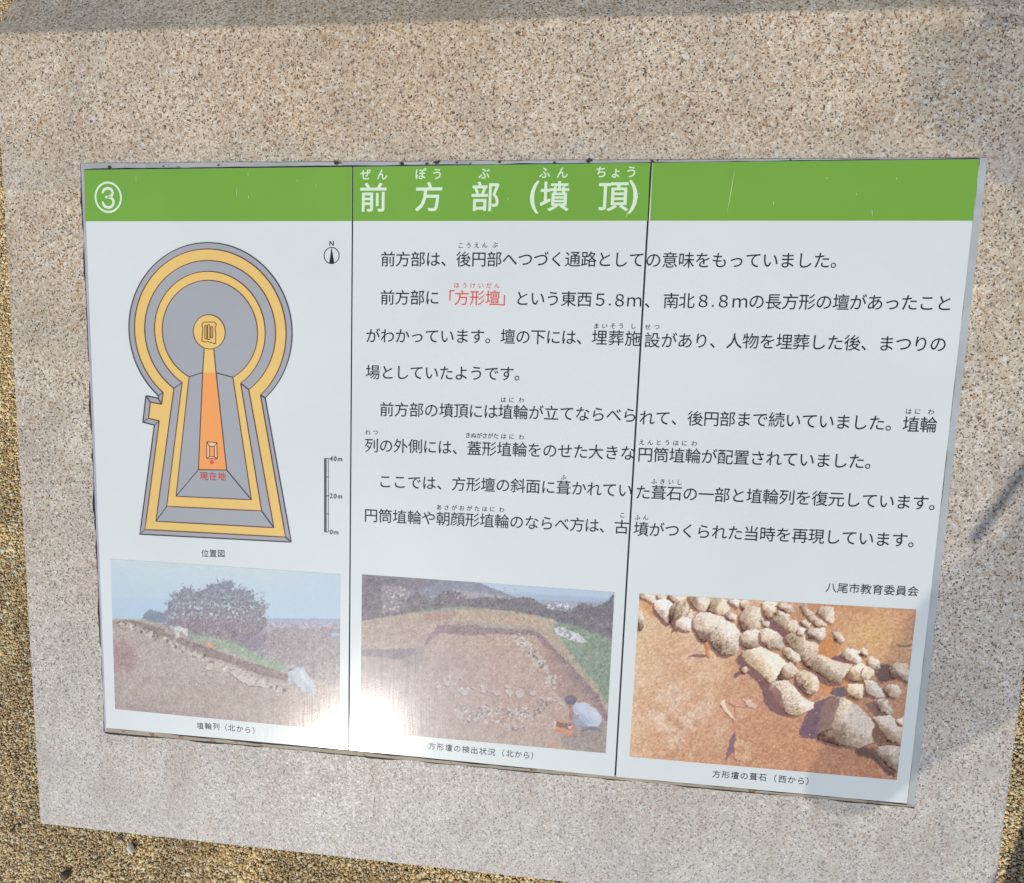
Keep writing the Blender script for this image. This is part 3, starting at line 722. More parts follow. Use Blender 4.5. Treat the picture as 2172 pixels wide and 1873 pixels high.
c.poly([(205, 205), (320, 232), (360, 330), (300, 320), (235, 250)], (196, 140, 92), 25, 8, 20, 12, alpha=.8)
c.poly([(1320, 470), (1380, 400), (1440, 480), (1420, 560), (1340, 590), (1300, 560)], (190, 124, 70), 20, 8, 20, 10, alpha=.8)
c.poly([(1380, 640), (1300, 760), (1370, 790), (1480, 740), (1500, 690)], (196, 128, 76), 20, 8, 20, 10, alpha=.7)
c.poly([(1180, 230), (1400, 240), (1640, 262), (1600, 285), (1250, 265)], (184, 128, 84), 14, 6, 20, 10, alpha=.6)
SH = (112, 78, 80)
def shadow(poly, col=SH, a=.92, soft=5, rough=5): c.poly(poly, col, soft, rough, 16, 10, 8, a, 21)
shadow([(800, 575), (850, 525), (900, 590), (990, 690), (1050, 735), (1060, 820), (1115, 890), (1170, 915), (1100, 918), (1020, 890), (980, 830), (965, 750), (930, 700), (880, 660), (850, 655), (800, 690), (792, 668), (830, 640), (832, 610)])
shadow([(1195, 1000), (1230, 920), (1290, 840), (1380, 795), (1460, 800), (1440, 900), (1400, 1010), (1310, 1062), (1220, 1052), (1198, 1030)], (104, 78, 92))
shadow([(1010, 335), (1040, 345), (1100, 380), (1140, 430), (1090, 435), (1040, 400), (1010, 375)])
shadow([(1385, 565), (1450, 540), (1560, 590), (1590, 610), (1500, 600), (1420, 580)])
shadow([(1290, 680), (1330, 640), (1460, 700), (1450, 735), (1380, 735), (1320, 715)])
shadow([(1380, 780), (1400, 745), (1470, 735), (1485, 790), (1450, 805)], (98, 80, 88))
shadow([(1655, 600), (1740, 600), (1770, 650), (1740, 700), (1690, 720), (1650, 660)], (96, 74, 66), .9, 14, 10)
shadow([(1600, 850), (1640, 830), (1720, 900), (1720, 940), (1650, 920)], (126, 96, 84), .8, 8, 6)
shadow([(1640, 990), (1670, 940), (1710, 980), (1730, 1080), (1650, 1085)], (118, 84, 66), .9, 8, 5)
shadow([(1530, 1130), (1560, 1100), (1640, 1120), (1760, 1230), (1780, 1290), (1740, 1280), (1640, 1180), (1560, 1160)], (84, 62, 52), .85, 14, 10)
shadow([(1640, 1085), (1730, 1088), (1810, 1092), (1810, 1100), (1700, 1098)], (90, 68, 58), .8, 4, 2)
shadow([(1785, 480), (1880, 484), (1880, 502), (1800, 495)], (110, 96, 68), .7, 6, 2)
shadow([(512, 555), (560, 535), (630, 540), (635, 560), (600, 558)], (124, 84, 84), .9, 4, 2)
shadow([(735, 1195), (760, 1110), (770, 1060), (805, 1010), (805, 1050), (792, 1100), (795, 1135), (755, 1180)], (120, 88, 104), .9, 5, 3)
c.dots(520, lambda r: (r.uniform(160, 1900), r.uniform(200, 1300)), (1.5, 5), [(150, 108, 84), (220, 190, 160), (166, 118, 88), (208, 168, 130)], 77, 2, .7)
R3 = [
 [(222, 170), (320, 176), (325, 215), (300, 232), (262, 212), (222, 196)], [(322, 176), (385, 178), (380, 212), (340, 214), (325, 200)], [(392, 180), (498, 186), (490, 215), (430, 224), (398, 205)],
 [(318, 225), (345, 210), (400, 214), (424, 245), (408, 290), (402, 350), (385, 357), (350, 320), (318, 285), (312, 255)],
 [(420, 240), (455, 216), (500, 222), (545, 260), (555, 310), (548, 352), (512, 345), (470, 380), (420, 372), (402, 340), (405, 290)],
 [(440, 345), (480, 312), (530, 325), (548, 355), (530, 395), (500, 400), (470, 388), (425, 395)],
 [(522, 186), (570, 188), (640, 200), (645, 240), (625, 282), (590, 275), (555, 260), (528, 215)],
 [(640, 260), (665, 205), (720, 198), (755, 215), (772, 255), (740, 290), (700, 300), (660, 292), (635, 275)],
 [(760, 212), (800, 203), (840, 215), (832, 245), (815, 262), (775, 240)], [(835, 220), (850, 208), (885, 212), (894, 250), (870, 272), (842, 268), (832, 245)],
 [(552, 330), (588, 286), (650, 290), (725, 318), (742, 345), (700, 378), (660, 398), (638, 422), (632, 462), (604, 464), (572, 420), (552, 375)],
 [(738, 300), (770, 278), (815, 305), (800, 332), (760, 330)],
 [(652, 410), (690, 388), (705, 368), (755, 345), (800, 362), (838, 420), (838, 480), (800, 532), (760, 550), (710, 537), (665, 492), (648, 450)],
 [(833, 300), (870, 260), (925, 248), (962, 265), (968, 330), (952, 382), (900, 400), (850, 392), (832, 350)],
 [(842, 430), (870, 398), (930, 390), (974, 410), (957, 480), (930, 507), (880, 507), (840, 482)], [(962, 330), (985, 323), (1017, 340), (1007, 377), (978, 370)],
 [(970, 228), (1010, 216), (1062, 222), (1060, 255), (1037, 290), (1032, 322), (990, 322), (975, 275)], [(1060, 240), (1110, 220), (1152, 250), (1162, 278), (1125, 287), (1078, 270)],
 [(1042, 287), (1075, 275), (1135, 297), (1120, 314), (1050, 305)], [(1025, 325), (1055, 306), (1122, 312), (1182, 340), (1190, 382), (1162, 414), (1110, 385), (1060, 352)],
 [(962, 400), (1000, 383), (1062, 410), (1112, 470), (1080, 502), (1000, 502), (962, 462)],
 [(1108, 430), (1150, 416), (1230, 423), (1302, 450), (1306, 520), (1290, 567), (1240, 597), (1202, 570), (1160, 512), (1118, 474)],
 [(1175, 402), (1205, 368), (1232, 390), (1217, 427), (1182, 422)], [(1250, 440), (1240, 395), (1290, 368), (1347, 375), (1360, 410), (1327, 467), (1290, 447)],
 [(1275, 345), (1310, 320), (1362, 335), (1357, 367), (1290, 372)], [(1208, 240), (1235, 230), (1252, 265), (1292, 300), (1302, 332), (1270, 337), (1225, 292)],
 [(1300, 290), (1330, 248), (1402, 256), (1407, 320), (1397, 352), (1355, 332), (1320, 300)], [(1198, 345), (1230, 328), (1264, 350), (1257, 377), (1215, 372)], [(1403, 403), (1440, 403), (1470, 450), (1452, 472), (1410, 452)],
 [(848, 555), (870, 525), (960, 500), (1050, 543), (1120, 585), (1102, 640), (1062, 692), (1022, 732), (978, 680), (940, 645), (880, 600)],
 [(1098, 510), (1130, 498), (1190, 540), (1202, 575), (1182, 592), (1130, 577), (1100, 545)], [(1063, 692), (1105, 608), (1142, 590), (1192, 645), (1172, 672), (1110, 702)],
 [(1178, 660), (1230, 640), (1290, 663), (1317, 710), (1302, 762), (1262, 792), (1215, 767), (1173, 715)],
 [(1225, 600), (1275, 558), (1330, 546), (1420, 588), (1507, 600), (1492, 642), (1462, 690), (1442, 714), (1380, 700), (1310, 655), (1250, 620)],
 [(1448, 555), (1490, 503), (1562, 520), (1572, 577), (1552, 602), (1500, 582)], [(1563, 530), (1590, 503), (1617, 520), (1607, 552), (1575, 552)], [(1608, 580), (1640, 553), (1682, 580), (1687, 622), (1650, 637), (1625, 612)],
 [(1473, 682), (1520, 620), (1570, 596), (1642, 630), (1652, 662), (1600, 702), (1530, 707)], [(1483, 765), (1500, 722), (1580, 722), (1605, 780), (1560, 815), (1500, 798)], [(1600, 705), (1640, 700), (1700, 755), (1722, 797), (1660, 807), (1600, 782)],
 [(1036, 712), (1120, 703), (1160, 740), (1210, 800), (1278, 838), (1275, 862), (1220, 892), (1170, 914), (1110, 892), (1078, 840), (1050, 800), (1018, 750)],
 [(1422, 800), (1460, 798), (1560, 858), (1668, 970), (1640, 1005), (1642, 1082), (1560, 1112), (1420, 1097), (1310, 1062), (1305, 1040), (1330, 1010), (1385, 995), (1405, 920)],
 [(1713, 745), (1740, 723), (1802, 730), (1814, 775), (1790, 807), (1735, 802)], [(1658, 822), (1720, 808), (1772, 890), (1750, 912), (1680, 882)], [(1735, 625), (1790, 588), (1852, 600), (1864, 642), (1800, 680), (1760, 690)],
 [(1790, 650), (1850, 625), (1868, 660), (1855, 720), (1810, 690)], [(1650, 925), (1750, 918), (1822, 970), (1812, 1085), (1735, 1070), (1690, 1000)], [(1790, 940), (1830, 922), (1828, 982), (1800, 975)],
 [(1640, 1110), (1720, 1100), (1808, 1105), (1800, 1260), (1740, 1230)],
 [(838, 637), (848, 622), (866, 616), (882, 630), (880, 650), (862, 658), (845, 652)], [(212, 268), (236, 275), (250, 320), (246, 370), (226, 398), (210, 392)]]
for i, p in enumerate(R3):
    p = np.array(p, float); ctr = p.mean(0); p = ctr + (p - ctr) * (1.07 if i < 50 and i not in (4, 41) else 1.0); size = math.sqrt(np.prod(p.max(0) - p.min(0)))
    off = np.array((-.10, .10)) * min(size, 110)
    c.poly(p + off, (120, 80, 66), 7, 3, 14, 8, 8, .85, 30 + i)
    m, X, Y, d = c.sd(p); d = d + (fbm(X / 16, Y / 16, 40 + i) - .5) * 6 + .5; a = np.clip(.5 - d / 3.0, 0, 1)
    u = (X - ctr[0]) / size; v = (Y - ctr[1]) / size; lit = np.array((220, 203, 186.)); mid_ = np.array((194, 170, 148.)); drk = np.array((150, 118, 102.))
    if i in (4, 21, 32): lit = np.array((206, 184, 162.)); mid_ = np.array((172, 146, 124.)); drk = np.array((126, 96, 84.))
    if i in (44, 45, 48, 50, 52): lit = np.array((200, 182, 162.)); mid_ = np.array((170, 148, 126.))
    if i == 54: lit = np.array((206, 204, 208.)); mid_ = np.array((184, 184, 190.))
    k = u * -.75 + v * .85 + (fbm(X / 22, Y / 22, 60 + i) - .5) * .5
    k1 = np.clip((k + .10) * 4.5, 0, 1)[:, None]; k2 = np.clip((k - .24) * 8, 0, 1)[:, None]
    col = lit * (1 - k1) + mid_ * k1; col = col * (1 - k2) + drk * k2
    col += ((fbm(X / 7, Y / 5, 80 + i) - .5) * 54)[:, None]; col -= (np.clip((vnoise(X / 3.2, Y / 3.0, 90 + i) - .76) * 5, 0, 1) * 48)[:, None]; col -= (np.clip(.055 - abs(fbm(X / 42, Y / 42, 7 + i, 3) - .5), 0, 1) * 420 * (size > 90))[:, None] * np.array((1, 1.05, 1.1))
    rg_ = np.random.default_rng(500 + i); col += rg_.normal(0, 5) + np.array((4, 0, -5.)) * rg_.normal(.4, .6)
    for _k in range(3):
        an = rg_.uniform(0, 2 * math.pi); of = rg_.uniform(-.12, .22); hp = np.clip(((u * math.cos(an) + v * math.sin(an)) - of + (vnoise(X / 12, Y / 12, 3 + _k) - .5) * .10) * 26, 0, 1)
        hp = np.clip(hp * 3 - 1, 0, 1); col += (hp * (-19 if math.cos(an) * -.75 + math.sin(an) * .85 > 0 else 10))[:, None]
    rim = np.clip(1 + (d + 5) / 5, 0, 1) * np.clip((-u * .7 + v * .8) * 4, 0, 1); col -= (rim * 45)[:, None]
    if i in (4, 43): col -= (np.clip(np.sin((X * .8 + Y * .35) / 5.5 + fbm(X / 14, Y / 14, 3) * 5), 0, 1) * 46)[:, None]
    if i in (12, 32, 21, 40): col -= (np.clip((fbm(X / 9, Y / 6, 5) - .52) * 8, 0, 1) * np.clip(.5 - u + v, 0, 1) * 62)[:, None]
    c.c[m] = c.c[m] * (1 - a[:, None]) + col * a[:, None]
c.poly([(1345, 845), (1392, 800), (1446, 803), (1436, 850), (1412, 915), (1392, 985), (1345, 1010), (1318, 1018), (1310, 960), (1325, 900)], (134, 104, 92), 8, 5, 16, 14, 8, .95, 5)
c.poly([(1020, 745), (1050, 730), (1085, 780), (1095, 830), (1110, 880), (1075, 850), (1040, 800)], (134, 98, 90), 8, 6, 14, 12, 7, .9, 6)
for p in ([(1570, 690), (1577, 690), (1572, 655), (1590, 622), (1583, 620), (1566, 650)],): c.poly(p, (150, 100, 90), 3)
for p, col_ in (([(710, 842), (738, 812), (800, 800), (852, 822), (862, 862), (902, 882), (888, 922), (800, 957), (780, 930), (742, 892)], (204, 156, 124)), ([(852, 812), (900, 822), (940, 850), (925, 868), (880, 855)], (222, 190, 168)), ([(612, 470), (640, 478), (652, 560), (634, 562)], (204, 128, 78)),
             ([(810, 1045), (900, 1085), (905, 1180), (860, 1200), (800, 1180), (798, 1100)], (206, 164, 128))):
    c.poly(np.array(p) + (-5, 4), (128, 84, 74), 5, 2, 12, 0, 9, .75); c.poly(p, col_, 6, 9, 14, 34, 8, .85)
c.poly([(800, 1120), (830, 1090), (870, 1120), (850, 1150), (820, 1140)], (176, 128, 98), 6, 6, 12, 20, 8, .8)
for q in ([(760, 830), (800, 860), (790, 864), (755, 836)], [(800, 860), (812, 930), (806, 930), (793, 864)], [(800, 858), (862, 862), (862, 868), (800, 866)]): c.poly(q, (150, 104, 84), 4, 3, 9)
c.poly([(712, 842), (738, 815), (742, 850), (778, 900), (800, 950), (780, 928), (742, 888)], (226, 196, 172), 4, 2, 12, 8)
c.build(2, 'printed photo of large pale stones on orange earth', haze=(216, 204, 196), h=.12, con=1.10, gain=1.17, gr=.7)

# ---- middle plate: excavation seen from above (3.342x enlargement)
c = Canvas([(767.9, 1218.3), (1303.5, 1256.3), (1284.6, 1597.7), (764.5, 1550.5)], 400, 270, 720, 1180, 3.342)
x, y = c.x, c.y; f2 = fbm(x / 10, y / 8, 2); f1 = fbm(x / 70, y / 50, 1); f4 = fbm(x / 4.5, y / 4.5, 6)
c.c = np.ones((*x.shape, 3)) * np.array((186, 158, 138.)) + ((f1 - .5) * 34)[..., None] * np.array((1, .9, .8))
lf = np.clip((1150 - x) / 900, 0, 1)[..., None]; c.c = c.c * (1 - lf * .5) + np.array((158, 140, 134)) * lf * .5
c.c += ((f2 - .5) * 34)[..., None] + ((f4 - .5) * 30)[..., None]
c.poly([(100, 90), (2000, 220), (2000, 420), (1200, 330), (100, 330)], (188, 210, 232), 3)
c.poly([(1100, 250), (1960, 300), (1960, 345), (1300, 330)], (166, 190, 216), 20, 4, 20, 8)
c.poly([(100, 110), (950, 176), (1050, 212), (1130, 240), (1260, 292), (1420, 330), (1420, 420), (100, 420)], (128, 132, 150), 5, 4, 24, 22, 16)
c.poly([(100, 110), (700, 160), (560, 230), (300, 300), (100, 300)], (112, 106, 118), 60, 12, 40, 20, 14)
c.poly([(800, 230), (1250, 295), (1400, 335), (800, 330)], (164, 160, 166), 12, 8, 16, 40, 7)
c.poly([(1380, 310), (1960, 330), (1960, 400), (1380, 385)], (164, 166, 178), 8, 6, 16, 44, 6)
c.poly([(100, 200), (290, 210), (300, 330), (480, 300), (560, 250), (640, 330), (740, 240), (850, 250), (890, 300), (1050, 290), (1250, 300), (1360, 290), (1420, 340), (1500, 380), (1640, 390), (1700, 330), (1830, 350), (1900, 310), (1950, 250), (1960, 620), (1700, 560), (1500, 520), (100, 520)], (104, 98, 102), 7, 20, 14, 38, 8)
c.poly([(290, 210), (430, 215), (500, 250), (460, 390), (300, 400)], (138, 132, 136), 10, 12, 14, 52, 7)
c.dots(46, lambda r: (r.uniform(290, 480), r.uniform(210, 390)), (3, 9), [(176, 170, 172), (150, 146, 152), (196, 192, 190)], 4)
c.dots(50, lambda r: (r.uniform(600, 1250), r.uniform(225, 300)), (2, 6), [(190, 186, 188), (168, 166, 174)], 5)
c.dots(60, lambda r: (lambda q: (1460 + q, 335 + q * .15 + r.uniform(-22, 34)))(r.uniform(0, 180)), (3, 9), [(226, 230, 236), (206, 212, 220), (150, 152, 164)], 6)
c.dots(800, lambda r: (lambda a: (a, r.uniform(300, 400) + max(0, a - 1250) * .22 + r.normal(0, 14)))(r.uniform(420, 1960)), (3, 11), [(84, 80, 86), (112, 106, 108), (128, 122, 122), (96, 98, 94)], 71, 3, .7)
c.dots(260, lambda r: (r.uniform(150, 300), r.uniform(150, 460)), (4, 12), [(92, 88, 96), (116, 110, 118), (104, 104, 108)], 72, 3, .7)
c.poly([(100, 480), (320, 425), (560, 392), (830, 350), (980, 362), (1300, 398), (1500, 438), (1560, 470), (1400, 470), (1000, 385), (560, 410), (300, 450)], (132, 148, 120), 8, 10, 16, 24, 8)
c.poly([(100, 470), (320, 436), (560, 402), (840, 375), (1100, 376), (1300, 405), (1500, 445), (1580, 490), (1650, 640), (100, 700)], (188, 162, 136), 8, 8, 18, 34, 10)
c.poly([(590, 398), (850, 385), (830, 440), (600, 462)], (168, 134, 116), 14, 10, 18, 26, 9, .8)
c.poly([(700, 470), (1000, 465), (1280, 500), (1500, 520), (1400, 540), (900, 490)], (160, 156, 138), 10, 8, 16, 24, 8, .7)
c.poly([(1560, 462), (1700, 505), (1960, 600), (1960, 1060), (1890, 1040), (1780, 900), (1640, 740), (1560, 650), (1500, 560), (1510, 500)], (124, 146, 118), 14, 16, 24, 34, 9)
c.poly([(1440, 520), (1560, 560), (1620, 660), (1720, 790), (1840, 930), (1890, 1060), (1800, 980), (1640, 790), (1500, 610)], (182, 162, 136), 16, 10, 20, 26, 9)
c.poly([(700, 490), (880, 484), (1250, 520), (1400, 526), (1450, 570), (1560, 690), (1700, 830), (1850, 1000), (1900, 1130), (1900, 1200), (1840, 1100), (1720, 960), (1600, 830), (1500, 690), (1395, 565), (1100, 548), (930, 566), (720, 542), (650, 585), (610, 640), (590, 640), (640, 560)], (134, 108, 108), 10, 12, 16, 40, 8)
c.poly([(1440, 600), (1540, 710), (1700, 900), (1850, 1060), (1880, 1180), (1780, 1200), (1640, 1080), (1540, 960), (1470, 760)], (160, 128, 114), 30, 10, 24, 26, 7, .8)
c.poly([(130, 662), (540, 654), (545, 692), (440, 730), (150, 704)], (124, 112, 118), 8, 5, 14, 22, 8)
c.poly([(440, 690), (600, 640), (590, 760), (480, 800)], (140, 124, 124), 24, 10, 14, 24, 8, .7)
c.dots(900, lambda r: (r.uniform(150, 1880), r.uniform(420, 1380)), (1.5, 5), [(150, 126, 112), (208, 186, 162), (166, 142, 126), (136, 114, 104)], 73, 2, .6)
c.dots(500, lambda r: (lambda a: (a, 500 + (a - 1580) * .35 + abs(r.normal(0, 170))))(r.uniform(1600, 1950)), (3, 9), [(98, 122, 94), (150, 168, 138), (118, 140, 110), (134, 150, 124)], 74, 3, .55)
for (cx_, cy_, rx, ry) in ((1275, 550, 12, 9), (1395, 568, 8, 6), (1168, 580, 6, 6), (1222, 602, 8, 6), (1270, 632, 12, 8), (1478, 813, 26, 17), (1485, 860, 32, 24), (1528, 852, 16, 16), (1478, 892, 28, 17), (1520, 895, 20, 26), (1480, 922, 24, 16), (1520, 935, 14, 10), (880, 960, 50, 30),
                           (1110, 970, 42, 27), (1195, 966, 38, 33), (1278, 966, 34, 36), (1372, 970, 26, 22), (1440, 1000, 18, 21), (1484, 1015, 22, 17), (1545, 1008, 17, 21), (1572, 1045, 18, 15), (1012, 925, 18, 17), (1195, 922, 22, 16), (1250, 930, 18, 12), (1520, 1020, 14, 12), (740, 880, 24, 20),
                           (790, 860, 28, 24), (700, 920, 22, 18), (820, 905, 20, 14), (760, 905, 24, 20), (690, 895, 20, 16), (1022, 955, 26, 16), (950, 935, 20, 10), (820, 990, 14, 20), (860, 862, 12, 10), (880, 850, 10, 9)):
    _r = np.random.default_rng(int(cx_ * 7 + cy_)); th = np.sort(_r.uniform(0, 2 * math.pi, 8)); jr = _r.uniform(.78, 1.15, 8); p = np.stack([cx_ + rx * jr * np.cos(th), cy_ + ry * jr * np.sin(th)], 1)
    c.poly(p + (-3, 5), (120, 96, 88), 5, 3, 9, 0, 9, .8, int(cx_)); c.poly(p, (206, 194, 180), 4, 6, 11, 28, 8, .96, int(cx_))
def line_pts(pts, w):
    pts = np.array(pts, float)
    def f(r):
        k = r.integers(len(pts) - 1); t = r.random(); q = pts[k] * (1 - t) + pts[k + 1] * t; return q[0] + r.normal(0, w), q[1] + r.normal(0, w * .7)
    return f
c.dots(150, line_pts([(1265, 570), (1300, 600), (1340, 640), (1375, 690), (1400, 740), (1440, 780)], 20), (5, 12), [(126, 102, 92), (206, 196, 178), (194, 182, 166), (214, 204, 190)], 7)
c.dots(330, lambda r: (lambda a, b: (a, 1050 + b * 130 + (a - 850) * .02))(r.uniform(820, 1430), r.beta(1.6, 1.6)), (3, 10), [(128, 106, 98), (204, 194, 182), (192, 180, 170), (216, 208, 198), (150, 128, 116)], 8)
c.dots(40, lambda r: (r.uniform(1160, 1330), r.uniform(1190, 1245)), (3, 9), [(198, 188, 178), (128, 104, 98), (184, 172, 164)], 9)
c.dots(40, lambda r: (r.uniform(1380, 1500), r.uniform(1030, 1080)), (3, 9), [(200, 190, 180), (130, 106, 98)], 10)
c.poly([(880, 1195), (1150, 1225), (1400, 1255), (1530, 1180), (1530, 1280), (1890, 1300), (1890, 1420), (150, 1280), (150, 1200)], (182, 160, 140), 12, 8, 20, 26, 8, .8)
c.poly([(1640, 1120), (1890, 1180), (1890, 1400), (1600, 1370), (1560, 1300)], (148, 132, 124), 30, 12, 20, 30, 7, .8)
p = [(1640 + 44 * math.cos(t_), 1018 + 36 * math.sin(t_)) for t_ in np.linspace(0, 2 * math.pi, 14)[:-1]]; c.poly(p, (92, 80, 96), 6, 5, 10, 8)
c.poly([(1620, 1170), (1700, 1140), (1850, 1190), (1845, 1240), (1760, 1235), (1640, 1205)], (150, 156, 172), 8, 5, 14, 12)
c.poly([(1630, 1060), (1652, 1060), (1665, 1110), (1650, 1160), (1632, 1140)], (150, 110, 98), 6, 2, 9, 8)
c.poly([(1650, 1062), (1680, 1032), (1700, 1040), (1740, 1030), (1815, 1078), (1855, 1130), (1858, 1170), (1835, 1208), (1770, 1200), (1705, 1150), (1695, 1115), (1662, 1118)], (202, 214, 232), 5, 3, 12, 14, 20)
c.poly([(1690, 1095), (1745, 1130), (1790, 1185), (1740, 1185), (1705, 1150)], (160, 176, 204), 12, 5, 12, 10, 9, .8)
c.poly([(1780, 1070), (1830, 1110), (1850, 1170), (1820, 1150), (1790, 1105)], (222, 230, 240), 12, 4, 12, 8, 9, .8)
c.poly([(1655, 1062), (1680, 1060), (1690, 1105), (1665, 1115)], (176, 190, 214), 8, 3, 12, 8, 9, .8); c.poly([(1760, 1110), (1764, 1108), (1800, 1180), (1792, 1182)], (158, 174, 202), 5, 3, 9, 5, 9, .8)
c.poly([(1700, 1205), (1840, 1215), (1860, 1240), (1720, 1240)], (104, 92, 96), 10, 5, 12, 10, 9, .7)
c.poly([(1538, 1155), (1665, 1182), (1670, 1220), (1650, 1268), (1618, 1272), (1518, 1232), (1520, 1200)], (206, 132, 94), 5, 2, 12, 8); c.poly([(1545, 1172), (1648, 1190), (1640, 1228), (1560, 1212), (1530, 1196)], (126, 84, 74), 5, 2, 12, 8); c.poly([(1622, 1205), (1645, 1205), (1642, 1222), (1625, 1220)], (226, 220, 214), 3)
c.poly([(1520, 1165), (1538, 1172), (1530, 1220), (1516, 1215)], (222, 200, 178), 3); c.poly([(1460, 1352), (1490, 1328), (1525, 1320), (1595, 1375), (1530, 1362)], (206, 152, 118), 5, 2, 12, 6)
c.poly([(1520, 512), (1560, 498), (1620, 520), (1690, 545), (1725, 570), (1757, 608), (1730, 616), (1660, 600), (1590, 570), (1535, 546)], (206, 208, 208), 5, 6, 12, 40, 9)
c.dots(36, lambda r: (lambda q: (1535 + q, 522 + q * .38 + r.normal(0, 10)))(r.uniform(0, 200)), (6, 13), [(222, 224, 226), (190, 194, 196), (156, 160, 160)], 12)
t = (np.clip((1250 - x) / 700, 0, 1) * np.clip((y - 380) / 120, 0, 1) * .42)[..., None]; c.c = c.c * (1 - t) + (np.array((152, 144, 148.)) + (c.c - c.c.mean((0, 1))) * .5) * t  # greys the left side: glare haze painted into the print
c.build(1, 'printed photo of the excavation with a crouching worker in a white shirt', haze=(180, 176, 186), h=.34, con=1.08, gr=1.7)

# ---- left plate: slope with a row of stones and a bushy tree (3.453x enlargement)
c = Canvas([(234.4, 1185.5), (721.6, 1217.9), (720.5, 1550.0), (244.2, 1503.9)], 370, 260, 180, 1160, 3.453)
x, y = c.x, c.y; f2 = fbm(x / 10, y / 9, 2); f1 = fbm(x / 80, y / 60, 1); f4 = fbm(x / 4.5, y / 4.5, 6)
t = np.clip((y - x * .06 - 80) / 430, 0, 1)[..., None]; c.c = np.array((198, 218, 224.)) * (1 - t) + np.array((178, 208, 226.)) * t
t = np.clip((x - 1300) / 600, 0, 1)[..., None]; c.c = c.c * (1 - t * .4) + np.array((176, 204, 228)) * t * .4
c.poly([(180, 372), (420, 366), (600, 380), (640, 560), (180, 560)], (172, 205, 228), 14, 4, 40, 2, alpha=.6)
c.poly([(1280, 520), (1900, 528), (1900, 700), (1280, 700)], (152, 168, 196), 8, 6, 20, 16)
c.poly([(1280, 545), (1900, 552), (1900, 800), (1280, 800)], (166, 164, 178), 14, 10, 18, 46, 6)
c.poly([(1240, 640), (1450, 590), (1700, 600), (1900, 590), (1900, 1500), (1200, 1000)], (150, 140, 142), 16, 14, 18, 48, 6)
c.poly([(1800, 630), (1870, 625), (1870, 650), (1810, 655)], (160, 190, 214), 8, 3)
c.poly([(190, 524), (400, 530), (600, 556), (720, 630), (900, 700), (1150, 780), (1400, 880), (1900, 1040), (1900, 1500), (190, 1400)], (174, 157, 146), 6, 5, 20, 30, 8)
c.poly([(190, 690), (340, 700), (380, 820), (330, 930), (190, 930)], (150, 118, 112), 60, 16, 30, 20, 8, .8)
c.poly([(190, 930), (900, 960), (1300, 1060), (1900, 1200), (1900, 1400), (190, 1260)], (164, 146, 134), 60, 16, 30, 36, 7, .8)
c.poly([(190, 1100), (700, 1180), (1200, 1260), (1200, 1330), (190, 1210)], (150, 130, 128), 40, 16, 30, 30, 7, .7)
c.poly([(410, 526), (430, 505), (440, 485), (470, 470), (490, 455), (520, 470), (560, 478), (600, 505), (620, 560), (500, 548)], (112, 128, 146), 5, 12, 10, 26, 7)
crown = [(598, 470), (610, 400), (640, 345), (680, 330), (720, 298), (770, 300), (800, 335), (850, 320), (880, 300), (930, 270), (1000, 262), (1045, 243), (1078, 262), (1085, 290), (1120, 310), (1160, 296), (1210, 330), (1230, 370), (1270, 400), (1300, 430), (1336, 425), (1322, 500), (1330, 560), (1300, 640), (1290, 740), (1150, 760), (900, 680), (760, 650), (640, 600), (600, 560)]
m, X, Y, d = c.sd(crown); d = d + (fbm(X / 34, Y / 30, 3) - .5) * 90 + (vnoise(X / 9, Y / 8, 4) - .5) * 30; a = np.clip(.5 - d / 7, 0, 1)
hole = np.clip((fbm(X / 15, Y / 14, 9, 4) - .565) * 14, 0, 1) * np.clip((560 - Y) / 60, 0, 1) * np.clip(.25 + (Y - 300) / 200, 0, 1); a = a * (1 - hole)
tt = np.clip((Y - 300) / 250, 0, 1)[:, None]; col = np.array((120, 134, 152.)) * (1 - tt) + np.array((126, 112, 118.)) * tt + ((fbm(X / 7, Y / 7, 5) - .5) * 64)[:, None] + ((fbm(X / 4, Y / 4, 8) - .5) * 34)[:, None]
c.c[m] = c.c[m] * (1 - a[:, None]) + col * a[:, None]
cr_ = np.array(crown, float)
def crown_pt(r):
    k = r.integers(len(cr_)); t_ = abs(r.normal(0, .16)); q = cr_[k] * (1 - t_) + np.array((960, 540)) * t_; return q[0] + r.normal(0, 18), q[1] + r.normal(0, 14)
c.dots(900, crown_pt, (2.5, 8), [(104, 112, 128), (126, 128, 140), (116, 108, 118), (142, 146, 158)], 75, 2.5, .8)
c.dots(900, lambda r: (r.uniform(610, 1320), r.uniform(330, 720)), (2.5, 9), [(98, 96, 108), (120, 110, 118), (142, 130, 134), (110, 116, 120), (158, 160, 170)], 76, 3, .6)
c.dots(800, lambda r: (r.uniform(1240, 1900), r.uniform(560, 1060)), (3, 10), [(170, 160, 160), (132, 124, 126), (150, 152, 144), (186, 172, 168), (140, 136, 150)], 78, 3, .55)
for p0, p1 in (((800, 600), (890, 490)), ((870, 640), (875, 500)), ((960, 620), (1010, 480)), ((1120, 700), (1150, 520)), ((740, 590), (700, 450))):
    c.poly([p0, p1, (p1[0] + 5, p1[1]), (p0[0] + 9, p0[1])], (164, 150, 150), 4, 2, 9, 8, 9, .7)
c.poly([(760, 640), (900, 655), (1040, 680), (1160, 730), (1300, 800), (1450, 860), (1500, 900), (1400, 900), (1250, 850), (1100, 790), (900, 710), (800, 680)], (136, 156, 132), 16, 20, 12, 34, 7)
c.poly([(1100, 640), (1300, 640), (1300, 800), (1180, 760)], (120, 116, 134), 40, 14, 14, 24, 7, .7)
